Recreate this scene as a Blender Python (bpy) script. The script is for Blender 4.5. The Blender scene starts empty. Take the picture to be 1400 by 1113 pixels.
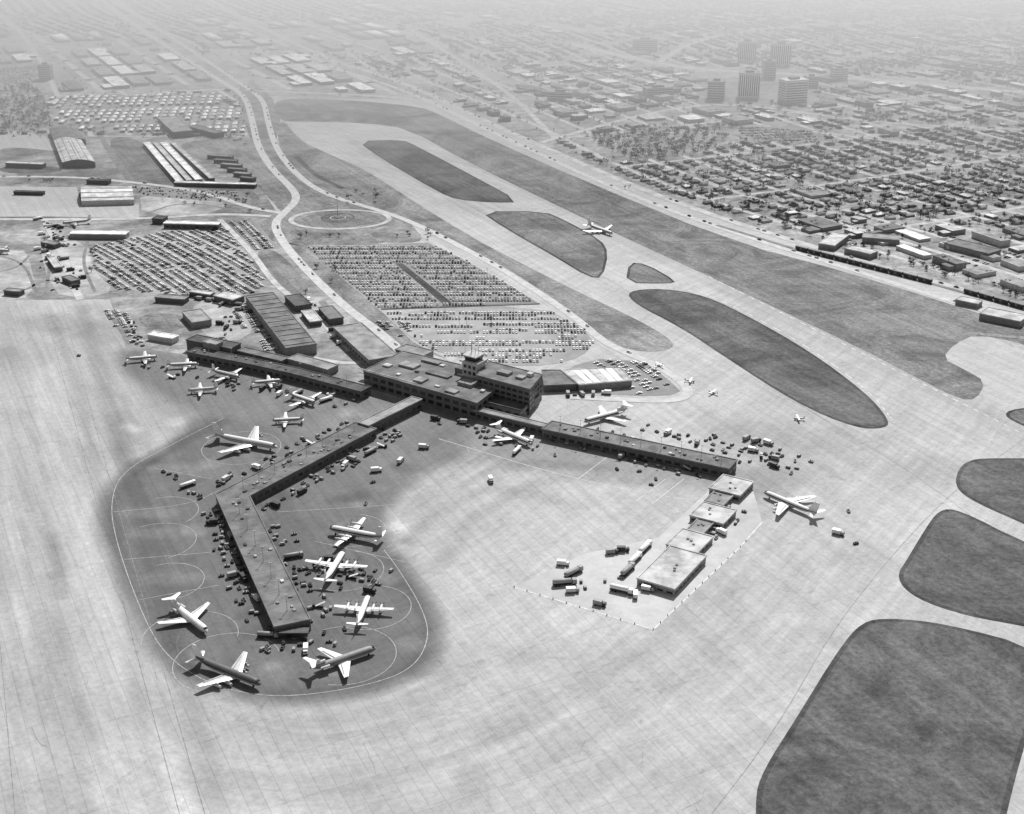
import bpy, bmesh, math, random
import numpy as np
random.seed(11); rng=np.random.default_rng(11)
R=math.radians
col=bpy.context.scene.collection
f=1839.0; TH=math.atan(786/1839.0); H=375.0; CT=math.cos(TH); ST=math.sin(TH)
def G(px,py,z=0.0):
    u=px-700.0; v=py-556.5
    t=(H-z)/(f*ST+v*CT)
    return (u*t,(f*CT-v*ST)*t)
def proj(X,Y,z=0.0):
    X=np.asarray(X,float);Y=np.asarray(Y,float)
    d=Y*CT-(z-H)*ST; w=-Y*ST-(z-H)*CT
    return 700+f*X/d, 556.5+f*w/d
def inpoly(px,py,poly):
    px=np.asarray(px,float);py=np.asarray(py,float)
    ins=np.zeros(px.shape,bool);n=len(poly)
    for i in range(n):
        x0,y0=poly[i];x1,y1=poly[(i+1)%n]
        if y0==y1: continue
        c=((y0>py)!=(y1>py))&(px<(x1-x0)*(py-y0)/(y1-y0)+x0)
        ins^=c
    return ins
def az(a): return (math.sin(R(a)),math.cos(R(a)))
# ---------------------------------------------------------------- scene objects
def top(o,label=None,cat=None,group=None,kind=None):
    if label:o['label']=label
    if cat:o['category']=cat
    if group:o['group']=group
    if kind:o['kind']=kind
    return o
def empty(name,loc=(0,0,0),rz=0.0):
    o=bpy.data.objects.new(name,None);col.objects.link(o);o.location=loc;o.rotation_euler=(0,0,rz);o.empty_display_size=1;return o
def link(name,me,parent=None):
    o=bpy.data.objects.new(name,me);col.objects.link(o)
    if parent:o.parent=parent
    return o
class MB:
    def __init__(s): s.v=[];s.f=[];s.m=[]
    def face(s,pts,m=0):
        b=len(s.v);s.v+=[tuple(p) for p in pts];s.f.append(tuple(range(b,b+len(pts))));s.m.append(m);return s
    def hexa(s,b,t,m=0,cap=True,bottom=True):
        k=len(s.v);n=len(b);s.v+=[tuple(p) for p in b]+[tuple(p) for p in t]
        for i in range(n):
            j=(i+1)%n;s.f.append((k+i,k+j,k+n+j,k+n+i));s.m.append(m)
        if cap:s.f.append(tuple(range(k+n,k+2*n)));s.m.append(m)
        if bottom:s.f.append(tuple(range(k+n-1,k-1,-1)));s.m.append(m)
        return s
    def box(s,cx,cy,z0,sx,sy,sz,m=0,rz=0.0,tx=1.0,ty=1.0,ox=0.0):
        c,q=math.cos(rz),math.sin(rz)
        def P(x,y,z):return (cx+x*c-y*q,cy+x*q+y*c,z)
        b=[P(a*sx/2,d*sy/2,z0) for a,d in((-1,-1),(1,-1),(1,1),(-1,1))]
        t=[P(a*sx/2*tx+ox,d*sy/2*ty,z0+sz) for a,d in((-1,-1),(1,-1),(1,1),(-1,1))]
        return s.hexa(b,t,m)
    def tube(s,p0,p1,r0,r1=None,n=8,m=0):
        r1=r0 if r1 is None else r1
        a=np.array(p0,float);b=np.array(p1,float);d=b-a;L=np.linalg.norm(d);d/=L
        h=np.array((0,0,1.0)) if abs(d[2])<.9 else np.array((1.0,0,0))
        x=np.cross(h,d);x/=np.linalg.norm(x);y=np.cross(d,x)
        A=[a+r0*(math.cos(k*2*math.pi/n)*x+math.sin(k*2*math.pi/n)*y) for k in range(n)]
        B=[b+r1*(math.cos(k*2*math.pi/n)*x+math.sin(k*2*math.pi/n)*y) for k in range(n)]
        return s.hexa(A,B,m)
    def loft(s,rings,mf=None,m=0):
        k=len(s.v);n=len(rings[0])
        for r in rings:s.v+=[tuple(p) for p in r]
        for i in range(len(rings)-1):
            for j in range(n):
                q=(j+1)%n
                s.f.append((k+i*n+j,k+i*n+q,k+(i+1)*n+q,k+(i+1)*n+j));s.m.append(mf(i,j) if mf else m)
        s.f.append(tuple(range(k+n-1,k-1,-1)));s.m.append(m)
        e=k+(len(rings)-1)*n;s.f.append(tuple(range(e,e+n)));s.m.append(m)
        return s
    def mesh(s,name,mats,smooth=False):
        me=bpy.data.meshes.new(name);me.from_pydata([tuple(map(float,p)) for p in s.v],[],s.f)
        for x in mats:me.materials.append(x)
        me.polygons.foreach_set('material_index',s.m)
        if smooth:me.polygons.foreach_set('use_smooth',[True]*len(s.f))
        me.update();return me
    def build(s,name,mats,parent=None,smooth=False):
        if not isinstance(mats,(list,tuple)):mats=[mats]
        return link(name,s.mesh(name,mats,smooth),parent)
def join(*mbs,remap=None):
    o=MB()
    for i,b in enumerate(mbs):
        k=len(o.v);o.v+=b.v;o.f+=[tuple(q+k for q in fc) for fc in b.f]
        o.m+=[(remap[i][q] if remap else q) for q in b.m]
    return o
def merged(name,insts,protos,mats):
    V=[];LV=[];LT=[];MI=[];base=0
    byp={}
    for it in insts:byp.setdefault(it[0],[]).append(it[1:])
    for p,L in byp.items():
        P=protos[p];v=np.array(P.v,float);A=np.array(L,float);n=len(A)
        c=np.cos(A[:,3])[:,None];s_=np.sin(A[:,3])[:,None]
        x=v[None,:,0]*A[:,4:5];y=v[None,:,1]*A[:,5:6];z=v[None,:,2]*A[:,6:7]
        W=np.stack([A[:,0:1]+x*c-y*s_,A[:,1:2]+x*s_+y*c,A[:,2:3]+z],-1).reshape(-1,3)
        lv=np.array([q for fc in P.f for q in fc]);lt=np.array([len(fc) for fc in P.f])
        off=(np.arange(n)*len(v)+base)[:,None]
        V.append(W);LV.append((lv[None,:]+off).ravel());LT.append(np.tile(lt,n));MI.append(np.tile(np.array(P.m),n));base+=len(v)*n
    V=np.concatenate(V);LV=np.concatenate(LV);LT=np.concatenate(LT);MI=np.concatenate(MI)
    me=bpy.data.meshes.new(name);me.vertices.add(len(V));me.vertices.foreach_set('co',V.ravel())
    me.loops.add(len(LV));me.loops.foreach_set('vertex_index',LV.astype(np.int32))
    me.polygons.add(len(LT));st=np.concatenate([[0],np.cumsum(LT)[:-1]]);me.polygons.foreach_set('loop_start',st.astype(np.int32))
    for m in mats:me.materials.append(m)
    me.polygons.foreach_set('material_index',MI.astype(np.int32))
    me.update(calc_edges=True);me.validate()
    return link(name,me)
def ctree(o,parent=None):
    c=o.copy();col.objects.link(c);c.parent=parent
    for ch in o.children:ctree(ch,c)
    return c
PROTOS=[]
def rm_tree(o):
    for c in list(o.children):rm_tree(c)
    bpy.data.objects.remove(o)
def inst(p,x,y,rz,label=None,cat=None,group=None,z=0.0,s=(1,1,1)):
    c=ctree(p);c.location=(x,y,z);c.rotation_euler=(0,0,rz);c.scale=s
    return top(c,label,cat,group)
# ---------------------------------------------------------------- materials
class N:
    def __init__(s,name,rough=.9,metal=0.0):
        s.m=bpy.data.materials.new(name);s.m.use_nodes=True;s.t=s.m.node_tree;s.b=s.t.nodes['Principled BSDF']
        s.b.inputs['Roughness'].default_value=rough;s.b.inputs['Metallic'].default_value=metal
        s.b.inputs['Specular IOR Level'].default_value=.2
        g=s.t.nodes.new('ShaderNodeNewGeometry');s.pos=g.outputs['Position']
    def map(s,rot=0.0,sc=(1,1,1)):
        n=s.t.nodes.new('ShaderNodeMapping');n.vector_type='POINT';n.inputs['Rotation'].default_value=(0,0,rot)
        s.t.links.new(s.pos,n.inputs['Vector'])
        k=s.t.nodes.new('ShaderNodeVectorMath');k.operation='MULTIPLY';k.inputs[1].default_value=sc;s.t.links.new(n.outputs[0],k.inputs[0]);return k.outputs[0]
    def noise(s,scale,detail=4,vec=None,rough=.6,dist=0.0):
        n=s.t.nodes.new('ShaderNodeTexNoise');n.inputs['Scale'].default_value=scale;n.inputs['Detail'].default_value=detail;n.inputs['Roughness'].default_value=rough;n.inputs['Distortion'].default_value=dist
        s.t.links.new(vec or s.pos,n.inputs['Vector']);return n.outputs['Fac']
    def rng(s,v,a,b,c,d):
        n=s.t.nodes.new('ShaderNodeMapRange');s.t.links.new(v,n.inputs[0])
        for i,x in enumerate((a,b,c,d)):n.inputs[i+1].default_value=x
        return n.outputs[0]
    def math(s,op,a,b):
        n=s.t.nodes.new('ShaderNodeMath');n.operation=op
        for i,x in enumerate((a,b)):
            if isinstance(x,(int,float)):n.inputs[i].default_value=x
            else:s.t.links.new(x,n.inputs[i])
        return n.outputs[0]
    def attr(s,a):
        n=s.t.nodes.new('ShaderNodeAttribute');n.attribute_name=a;return n.outputs['Fac']
    def mul(s,*a):
        o=a[0]
        for x in a[1:]:o=s.math('MULTIPLY',o,x)
        return o
    def out(s,v):
        c=s.t.nodes.new('ShaderNodeCombineColor')
        for i in range(3):s.t.links.new(v,c.inputs[i])
        s.t.links.new(c.outputs[0],s.b.inputs['Base Color']);return s.m
def simple(name,base,var=.25,scale=.3,rough=.9,metal=0.0,spec=None):
    n=N(name,rough,metal)
    a=n.rng(n.noise(scale,5),.38,.62,1-var,1+var)
    if spec is not None:n.b.inputs['Specular IOR Level'].default_value=spec
    return n.out(n.math('MULTIPLY',a,base))
RA=R(-116)  # turns the runway heading onto X
def concrete(name,base,attr=False,joint=.78):
    n=N(name,.85)
    v=n.map(RA)
    b=n.t.nodes.new('ShaderNodeTexBrick');n.t.links.new(v,b.inputs['Vector'])
    b.offset=0.0;b.inputs['Scale'].default_value=1;b.inputs['Brick Width'].default_value=30;b.inputs['Row Height'].default_value=7.6
    b.inputs['Mortar Size'].default_value=.19;b.inputs['Mortar Smooth'].default_value=.3
    b.inputs['Color1'].default_value=(.955,)*3+(1,);b.inputs['Color2'].default_value=(1.035,)*3+(1,);b.inputs['Mortar'].default_value=(joint,)*3+(1,)
    st=n.rng(n.noise(1.0,7,n.map(RA,(.003,.16,1)),.75),.38,.62,.91,1.05)
    st3=n.rng(n.noise(1.0,7,n.map(R(-58),(.004,.2,1)),.75),.38,.62,.96,1.02)
    lg=n.rng(n.noise(.007,9,rough=.70,dist=1.2),.38,.62,.90,1.07)
    fn=n.rng(n.noise(.3,6,rough=.8),.38,.62,.88,1.10)
    sp=n.rng(n.noise(.05,9,rough=.82,dist=2.0),.56,.70,1.0,.66)
    o=n.mul(b.outputs['Color'],st,st3,lg,fn,sp,base)
    if attr:
        ln=n.attr('lane');c=n.t.nodes.new('ShaderNodeCombineXYZ');n.t.links.new(n.math('MULTIPLY',ln,.16),c.inputs[0])
        k=n.t.nodes.new('ShaderNodeSeparateXYZ');n.t.links.new(n.pos,k.inputs[0]);n.t.links.new(n.math('MULTIPLY',k.outputs[0],.01),c.inputs[1]);n.t.links.new(n.math('MULTIPLY',k.outputs[1],.01),c.inputs[2])
        s1=n.rng(n.noise(1.0,9,c.outputs[0],.78),.38,.62,.86,1.06)
        o=n.mul(o,n.attr('tone'),s1)
    return n.out(o)
def grassm(name,base):
    n=N(name,1.0)
    lg=n.rng(n.noise(.014,10,rough=.76,dist=1.2),.40,.60,.66,1.38)
    st=n.rng(n.noise(1.0,7,n.map(RA,(.004,.14,1)),.75),.38,.62,.84,1.18)
    fn=n.rng(n.noise(.3,8,rough=.85),.38,.62,.64,1.42)
    return n.out(n.mul(lg,st,fn,base))
def soilm(name,base,lo=.55,hi=1.5,big=.25):
    n=N(name,1.0)
    lg=n.rng(n.noise(.009,9,rough=.72,dist=.7),.40,.60,1-big,1+big)
    fn=n.rng(n.noise(.06,8,rough=.85),.38,.62,lo,hi)
    return n.out(n.mul(lg,fn,base))
M={}
M['ground']=concrete('apron_concrete',.46,True)
M['conc']=concrete('light_concrete',.45)
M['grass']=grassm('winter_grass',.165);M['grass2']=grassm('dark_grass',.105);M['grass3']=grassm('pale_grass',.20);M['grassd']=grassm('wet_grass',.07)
M['city']=soilm('city_ground',.29,.5,1.5);M['yard']=soilm('yard_ground',.27,.6,1.35,.4);M['yardl']=soilm('pale_yard_ground',.40,.7,1.25,.3)
M['road']=simple('road_paving',.50,.12,.15);M['roadd']=simple('worn_asphalt',.20,.2,.1);M['street']=simple('street_paving',.46,.2,.08)
M['lot']=soilm('car_park_asphalt',.25,.85,1.15,.12);M['lotl']=soilm('car_park_concrete',.34,.85,1.15,.15);M['pad']=soilm('pad_concrete',.50,.88,1.1,.10)
M['paint']=simple('white_line_paint',.42,.3,.5);M['paintd']=simple('dark_sealed_joint',.24,.3,.3);M['paintw']=simple('runway_line_paint',.66,.2,.3)
for k,b in (('r_dark',.10),('r_tar',.17),('r_mid',.28),('r_light',.48),('r_white',.74)):M[k]=simple('roofing_'+k[2:],b,.28,.10)
for k,b in (('w_dark',.12),('w_mid',.24),('w_light',.48),('w_brick',.15)):M[k]=simple('wall_'+k[2:],b,.15,.5)
M['glass']=simple('window_glass',.03,.2,1,.2,spec=.5)
M['white']=simple('white_paint',.80,.05,.5,.45);M['metal']=simple('bare_aluminium',.60,.10,.6,.4,.3);M['grey']=simple('grey_paint',.30,.08,.5,.5);M['dk']=simple('dark_paint',.05,.1,.5,.5);M['midp']=simple('mid_paint',.14,.1,.5,.5)
M['tyre']=simple('rubber',.03,.1,2)
M['steel']=simple('galvanised_steel',.3,.1,1,.5)
M['leaf']=simple('tree_foliage',.075,.4,.12,1);M['leaf2']=simple('pale_bare_twigs',.12,.3,.15,1);M['bark']=simple('tree_bark',.08,.2,1)
# ---------------------------------------------------------------- sheets and ribbons
def chaikin(p,n,closed=True):
    for _ in range(n):
        q=[];m=len(p)
        for i in range(m if closed else m-1):
            a=p[i];b=p[(i+1)%m]
            q+=[(a[0]*.75+b[0]*.25,a[1]*.75+b[1]*.25),(a[0]*.25+b[0]*.75,a[1]*.25+b[1]*.75)]
        if not closed:q=[p[0]]+q+[p[-1]]
        p=q
    return p
def W(pts,z=0.0):return [G(x,y,z) for x,y in pts]
def sheet(name,pts,mat,z,sm=2,kind='structure',world=False):
    w=pts if world else W(pts)
    if sm:w=chaikin(w,sm)
    a=sum(w[i][0]*w[(i+1)%len(w)][1]-w[(i+1)%len(w)][0]*w[i][1] for i in range(len(w)))
    if a<0:w=w[::-1]
    o=MB().face([(x,y,z) for x,y in w]).build(name,M[mat]);return top(o,kind=kind)
def offset(w,d):
    out=[];n=len(w)
    for i in range(n):
        a=w[max(i-1,0)];b=w[min(i+1,n-1)];p=w[i]
        d0=np.array(p)-np.array(a);d1=np.array(b)-np.array(p)
        if i==0:d0=d1
        if i==n-1:d1=d0
        d0=d0/(np.linalg.norm(d0)+1e-9);d1=d1/(np.linalg.norm(d1)+1e-9)
        n0=np.array((-d0[1],d0[0]));n1=np.array((-d1[1],d1[0]));m=n0+n1;m/=np.linalg.norm(m)+1e-9
        k=d/max(.35,float(m@n0));out.append((p[0]+m[0]*k,p[1]+m[1]*k))
    return out
def ribbon(name,pts,width,mat,z,sm=3,world=False,kind='structure',mb=None):
    w=pts if world else W(pts)
    if sm:w=chaikin(w,sm,False)
    l=offset(w,width/2);r=offset(w,-width/2)
    b=mb or MB()
    for i in range(len(w)-1):b.face([(*r[i],z),(*r[i+1],z),(*l[i+1],z),(*l[i],z)])
    if mb is None:return top(b.build(name,M[mat]),kind=kind)
# ---------------------------------------------------------------- ground sheet with stained concrete tone
xs=np.concatenate([[-60000,-20000,-8000,-4000,-2500],np.arange(-1800,-500,20),np.arange(-500,-350,6),np.arange(-350,60,3),np.arange(60,900,6),np.arange(900,2400,20),[3500,6000,20000,60000]])
ys=np.concatenate([[-20000,-5000,-1000,0,200],np.arange(300,500,6),np.arange(500,950,3),np.arange(950,1300,6),np.arange(1300,2500,15),[3000,4500,8000,20000,90000]])
GX,GY=np.meshgrid(xs,ys)
tone=np.ones(GX.shape)
def sd_poly(poly):
    P=np.array(poly);d=np.full(GX.shape,1e9)
    for i in range(len(P)):
        d=np.minimum(d,sd_seg(P[i],P[(i+1)%len(P)]))
    ins=inpoly(GX,GY,[tuple(p) for p in P]);return np.where(ins,d,-d)
def sd_seg(a,b):
    ax,ay=a;bx,by=b;dx,dy=bx-ax,by-ay
    t=np.clip(((GX-ax)*dx+(GY-ay)*dy)/(dx*dx+dy*dy+1e-9),0,1)
    return np.hypot(GX-ax-t*dx,GY-ay-t*dy)
def sstep(x):x=np.clip(x,0,1);return x*x*(3-2*x)
def soft(pts,val,s):
    global tone
    w=sstep((sd_poly(chaikin(W(pts),1))+s)/(2*s));tone=tone*(1-w)+val*w*np.ones_like(tone)
def stroke(pts,width,val,s):
    global tone
    p=chaikin(W(pts),2 if len(pts)>2 else 0,False);d=np.full(GX.shape,1e9)
    for i in range(len(p)-1):d=np.minimum(d,sd_seg(p[i],p[i+1]))
    w=sstep((width/2+s-d)/(s));tone*=1-(1-val)*w
soft([(-60,416),(60,416),(165,480),(300,545),(290,585),(150,640),(125,690),(90,640),(60,520),(-60,470)],.80,24)
soft([(168,470),(330,496),(520,540),(640,560),(668,590),(640,625),(600,640),(560,668),(536,690),(520,680),(440,640),(275,600),(270,565),(210,535),(156,500)],.42,10)
soft([(270,560),(440,600),(520,650),(540,680),(526,715),(548,765),(590,820),(602,870),(585,914),(510,946),(400,962),(300,950),(218,906),(184,834),(150,748),(134,695),(165,650),(235,606)],.34,8)
stroke([(330,640),(420,600),(520,570)],26,1.15,20)
stroke([(340,690),(415,860)],26,.85,16)
soft([(640,565),(760,590),(1000,640),(1100,620),(1110,650),(1040,690),(1000,672),(880,660),(760,645),(650,640)],.66,14)
soft([(950,560),(1120,590),(1180,640),(1060,640),(960,600)],.86,25)
stroke([(300,578),(235,610),(162,650),(138,695),(154,750),(188,835),(224,904),(300,947),(400,959),(508,943),(584,912),(598,870),(586,824),(546,768)],6,.72,8)
stroke([(560,170),(840,322),(1200,490),(1500,650)],14,.88,10)
stroke([(480,195),(700,315),(900,430),(1150,590)],10,.90,8)
stroke([(40,430),(120,640),(180,860),(260,1120)],24,1.08,6)
stroke([(10,480),(60,760),(100,1120)],14,.84,6)
stroke([(110,420),(220,800),(300,1130)],7,.80,5)
stroke([(75,430),(150,700),(220,1130)],3,.86,4)
stroke([(-20,560),(0,800),(20,1120)],8,.85,5)
stroke([(130,420),(170,480),(240,560)],14,.85,12)
stroke([(620,900),(560,970),(420,1010),(280,990),(200,960)],16,.86,18)
stroke([(1000,800),(860,900),(700,985),(540,1050),(380,1080),(280,1060)],12,.88,10)
stroke([(1100,770),(960,900),(780,1020),(600,1100)],10,.92,8)
stroke([(1120,1010),(1180,840),(1290,690)],10,1.06,8)
stroke([(1010,600),(1140,600),(1260,640)],30,.9,25)
stroke([(60,440),(240,470)],20,.8,20)
for p in ([(560,740),(600,680),(700,630),(820,640)],[(600,780),(640,710),(740,650),(880,660)],[(560,700),(620,640),(700,610)],[(580,720),(660,660),(780,690)]):stroke(p,4,.86,7)
for _ in range(60):
    x,y=random.uniform(180,590),random.uniform(560,940);stroke([(x,y),(x+random.uniform(-14,14),y+random.uniform(-5,5))],random.uniform(.5,7),random.choice((.75,.85,1.25,1.4)),random.uniform(4,9))
for _ in range(30):
    x,y=random.uniform(600,1250),random.uniform(600,1100);stroke([(x,y),(x+random.uniform(-60,60),y+random.uniform(-20,20))],random.uniform(.5,6),random.choice((.87,.92,1.06)),random.uniform(5,12))
for _ in range(14):
    x,y=random.uniform(0,200),random.uniform(520,1100);stroke([(x,y),(x+random.uniform(4,20),y+random.uniform(30,90))],random.uniform(.5,5),random.choice((.85,.92,1.06)),random.uniform(4,9))
for a,b in ((215,728),(240,790),(205,700),(240,640)):stroke([(a-25,b),(a+25,b+2)],5,1.35,8)
sp=chaikin(W([(-40,380),(90,700),(165,900),(250,1020),(400,1060),(560,1030),(740,950),(900,845),(1050,700),(1165,600),(1290,480)]),3,False)
lane=np.full(GX.shape,1e9)
for i in range(len(sp)-1):
    a,b=np.array(sp[i]),np.array(sp[i+1]);d=sd_seg(a,b);sg=np.sign((b[0]-a[0])*(GY-a[1])-(b[1]-a[1])*(GX-a[0]))
    lane=np.where(d<np.abs(lane),d*np.where(sg==0,1,sg),lane)
ny,nx=GX.shape
me=bpy.data.meshes.new('ground');idx=np.arange(nx*ny).reshape(ny,nx)
me.vertices.add(nx*ny);me.vertices.foreach_set('co',np.stack([GX,GY,np.zeros_like(GX)],-1).ravel())
q=np.stack([idx[:-1,:-1],idx[:-1,1:],idx[1:,1:],idx[1:,:-1]],-1).reshape(-1,4)
me.loops.add(q.size);me.loops.foreach_set('vertex_index',q.ravel().astype(np.int32));me.polygons.add(len(q));me.polygons.foreach_set('loop_start',(np.arange(len(q))*4).astype(np.int32))
me.update(calc_edges=True)
at=me.attributes.new('tone','FLOAT','POINT');at.data.foreach_set('value',tone.ravel().astype(np.float32))
at=me.attributes.new('lane','FLOAT','POINT');at.data.foreach_set('value',(lane+2000).ravel().astype(np.float32))
me.materials.append(M['ground']);top(link('ground',me),kind='structure')
# ---------------------------------------------------------------- city soil, yards, grass
cs=W([(345,110),(372,134),(600,136),(700,183),(820,236),(1000,304),(1100,334),(1300,388),(1700,500)])
sheet('city_ground',cs+[(60000,2000),(60000,80000),(-60000,80000),(-60000,1500)]+W([(-1200,185),(-300,185),(340,186)]),'city',.03,0,world=True)
sheet('yard_ground',[(-1200,186),(341,187),(352,250),(385,300),(450,400),(500,440),(560,490),(500,530),(330,498),(262,486),(172,474),(150,409),(-300,414),(-1200,414)],'yard',.05,0)
sheet('grass_verge',[(322,124),(345,110),(372,134),(384,160),(378,190),(392,218),(418,246),(455,268),(500,284),(560,303),(575,322),(500,336),(418,337),(372,330),(352,305),(385,290),(350,252),(341,187)],'grass3',.065,0)
sheet('grass_verge',[(385,330),(418,337),(522,426),(565,468),(610,490),(540,470),(500,440),(450,400)],'grass3',.065,0)
sheet('grass_field',[(372,140),(400,134),(480,137),(575,146),(600,156),(660,186),(800,248),(1000,330),(1180,378),(1400,448),(1700,545),(1700,600),(1480,500),(1400,470),(1335,457),(1305,470),(1288,490),(1318,505),(1348,522),(1335,546),(1312,546),(1245,512),(1180,478),(1000,392),(870,332),(780,290),(640,222),(558,176),(500,168),(410,166),(382,166)],'grass',.08,1)
isl=[([(488,193),(550,191),(570,200),(640,237),(714,277),(670,277),(625,273),(600,263),(520,216)],'grass2'),
([(656,289),(744,289),(772,301),(822,328),(832,346),(824,380),(804,379),(760,352),(690,312)],'grass'),
([(860,359),(884,361),(926,385),(914,388),(855,387)],'grass'),
([(855,398),(905,394),(965,404),(1030,436),(1110,482),(1185,538),(1216,574),(1212,586),(1170,586),(1090,552),(1000,494),(930,447),(868,416)],'grass2'),
([(1322,630),(1350,626),(1500,628),(1500,765),(1400,716),(1335,688),(1306,668),(1308,645)],'grass2'),
([(1283,697),(1310,696),(1400,742),(1560,805),(1560,890),(1400,856),(1320,842),(1250,818),(1224,790),(1240,765),(1262,728)],'grass2'),
([(1178,850),(1215,845),(1290,852),(1428,888),(1420,960),(1388,1060),(1350,1230),(1040,1230),(1031,1095),(1042,1055),(1090,980),(1145,890)],'grass2'),
([(1366,566),(1400,556),(1480,560),(1480,610),(1410,588)],'grass'),
([(384,160),(408,190),(440,207),(500,232),(560,272),(640,322),(720,364),(800,404),(870,436),(928,470),(905,482),(850,478),(800,442),(740,402),(680,364),(610,328),(560,303),(500,284),(455,268),(418,246),(392,218),(378,190)],'grass3'),
([(408,300),(430,292),(470,290),(512,293),(522,300),(500,308),(460,311),(424,308)],'grass'),
([(392,314),(425,319),(470,317),(494,330),(430,334),(405,334)],'grass'),
([(500,314),(545,306),(590,330),(520,334)],'yard'),
([(144,186),(196,190),(240,246),(345,256),(362,284),(300,268),(190,256),(165,230)],'grass'),
([(300,190),(340,190),(350,235),(330,240),(250,210),(245,195)],'grass3'),
([(345,342),(380,340),(430,400),(405,406),(375,396)],'grass'),
([(184,430),(250,428),(262,448),(200,452)],'grass'),
([(0,200),(78,206),(80,214),(0,214)],'grass'),([(0,226),(84,228),(84,236),(0,238)],'grass2')]
for i,(p,m) in enumerate(isl):
    sm_=1 if i<3 else 2
    sheet('grass_island',p,m,.11,sm_)
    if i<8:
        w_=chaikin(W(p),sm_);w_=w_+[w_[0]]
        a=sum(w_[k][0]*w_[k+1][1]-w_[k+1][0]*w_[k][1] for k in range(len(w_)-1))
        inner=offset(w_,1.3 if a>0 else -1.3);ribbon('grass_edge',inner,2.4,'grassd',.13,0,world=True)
sheet('dirt_patch',[(-60,350),(30,340),(40,352),(48,392),(30,412),(-60,412)],'yardl',.11,1);sheet('dirt_patch',[(50,322),(120,330),(128,372),(160,398),(110,408),(70,400)],'yardl',.12,1)
sheet('dirt_patch',[(190,262),(300,262),(310,292),(195,296)],'yardl',.11,1);sheet('dirt_patch',[(262,410),(330,412),(350,450),(320,470),(270,455)],'yardl',.11,1)
for p in ([(-60,330),(40,338),(90,330)],[(60,318),(70,360),(60,410)],[(-60,345),(30,352),(50,400)],[(120,330),(112,360),(130,400)],[(200,292),(250,275),(340,290)],[(-60,380),(20,370),(40,350)],[(-60,398),(30,402),(60,380),(100,392)]):ribbon('dirt_track',p,3,'roadd',.15)
sheet('concrete_pad',[(-300,182),(50,180),(78,196),(80,206),(-300,202)],'conc',.09,0)
sheet('concrete_pad',[(-300,252),(105,256),(110,275),(190,280),(190,298),(60,296),(-300,298)],'conc',.08,0)
sheet('concrete_pad',[(130,180),(140,185),(190,255),(175,250),(150,215)],'roadd',.16,0)
sheet('concrete_pad',[(703,803),(893,861),(1012,748),(1042,714),(1030,672),(985,656),(900,735),(800,757)],'pad',.03,0)
# lots
LOT1=[(418,337),(585,332),(628,352),(700,392),(735,414),(520,422)]
LOT1B=[(522,424),(740,417),(800,452),(812,468),(796,488),(750,500),(690,500),(610,486),(565,466)]
LOT2=[(128,336),(225,318),(308,312),(345,360),(362,388),(345,402),(250,405),(165,396),(132,372)]
LOT3=[(312,304),(345,302),(382,340),(345,342)]
sheet('car_park',LOT1,'lot',.13,0);sheet('car_park',LOT1B,'lotl',.13,1);sheet('car_park',LOT2,'lotl',.13,1);sheet('car_park',LOT3,'lot',.14,0)
sheet('car_park',[(180,255),(330,262),(345,280),(200,268)],'lot',.14,0)
sheet('car_park',[(800,490),(880,494),(915,520),(935,540),(860,542),(740,530)],'lot',.12,1)
sheet('grass_island',[(540,360),(550,360),(618,414),(606,416)],'grassd',.15,0)
ribbon('grass_island',[(521,423),(738,415.5)],3.5,'grassd',.16,0)
sheet('concrete_pad',[(1288,490),(1308,468),(1420,478),(1440,520),(1400,560),(1340,548),(1350,522)],'conc',.05,1)
roads=[([(440,88),(520,112),(580,135),(640,165),(700,193),(800,240),(900,282),(1000,317),(1100,349),(1200,380),(1300,412),(1480,465)],8,'road'),
([(480,90),(560,116),(620,145),(700,182),(800,226),(900,268),(1000,303),(1100,334),(1200,364),(1320,398),(1480,440)],11,'street'),
([(90,-40),(150,10),(215,55),(262,85),(300,110),(335,130),(345,165),(352,200),(372,232),(400,258),(407,273),(390,290),(374,305),(385,330),(415,365),(450,400),(485,430),(520,455),(548,480)],9,'road'),
([(112,-40),(170,10),(240,55),(290,88),(330,115),(360,135),(366,165),(374,195),(390,222),(418,250),(455,270),(510,285),(560,302),(620,332),(680,364),(740,402),(790,437),(825,468),(860,484),(905,503),(938,526),(942,541),(918,549),(860,547),(780,543)],8,'road'),
([(-200,246),(80,240),(190,250),(280,262),(340,284),(388,292)],8,'road'),
([(-200,300),(60,300),(190,300),(300,292),(370,296)],8,'street'),
([(60,300),(85,345),(95,380),(110,410)],7,'street'),([(300,300),(345,345),(372,385),(400,408),(440,440),(480,480)],6,'street'),
([(440,412),(470,450),(495,490)],6,'roadd'),([(405,214),(430,240),(470,258)],7,'grass2'),
([(0,20),(30,45),(62,92),(78,130)],8,'street'),([(330,124),(420,127),(520,131),(590,140)],8,'street'),([(230,66),(330,70),(430,72),(480,92)],9,'street'),
([(780,60),(880,84),(960,96),(1060,100),(1180,108),(1500,135)],24,'street'),([(900,86),(940,60),(1010,42),(1200,30)],12,'street'),([(380,58),(395,46),(430,44),(480,60)],9,'street'),
([(560,40),(640,90),(700,130),(760,190)],8,'street'),([(1110,180),(1400,215)],9,'street'),([(0,60),(140,66),(230,66)],8,'street'),([(0,130),(70,132),(300,122)],7,'street'),
([(350,268),(376,262),(384,285)],7,'roadd'),([(480,20),(700,30),(900,55)],10,'street'),([(1200,55),(1400,80)],10,'street'),
([(384,478),(470,500),(520,490)],6,'street'),([(150,425),(180,470)],6,'roadd'),([(430,72),(300,10),(230,-40)],9,'street'),([(740,195),(900,150),(1010,140),(1200,170),(1480,180)],9,'street')]
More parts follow.
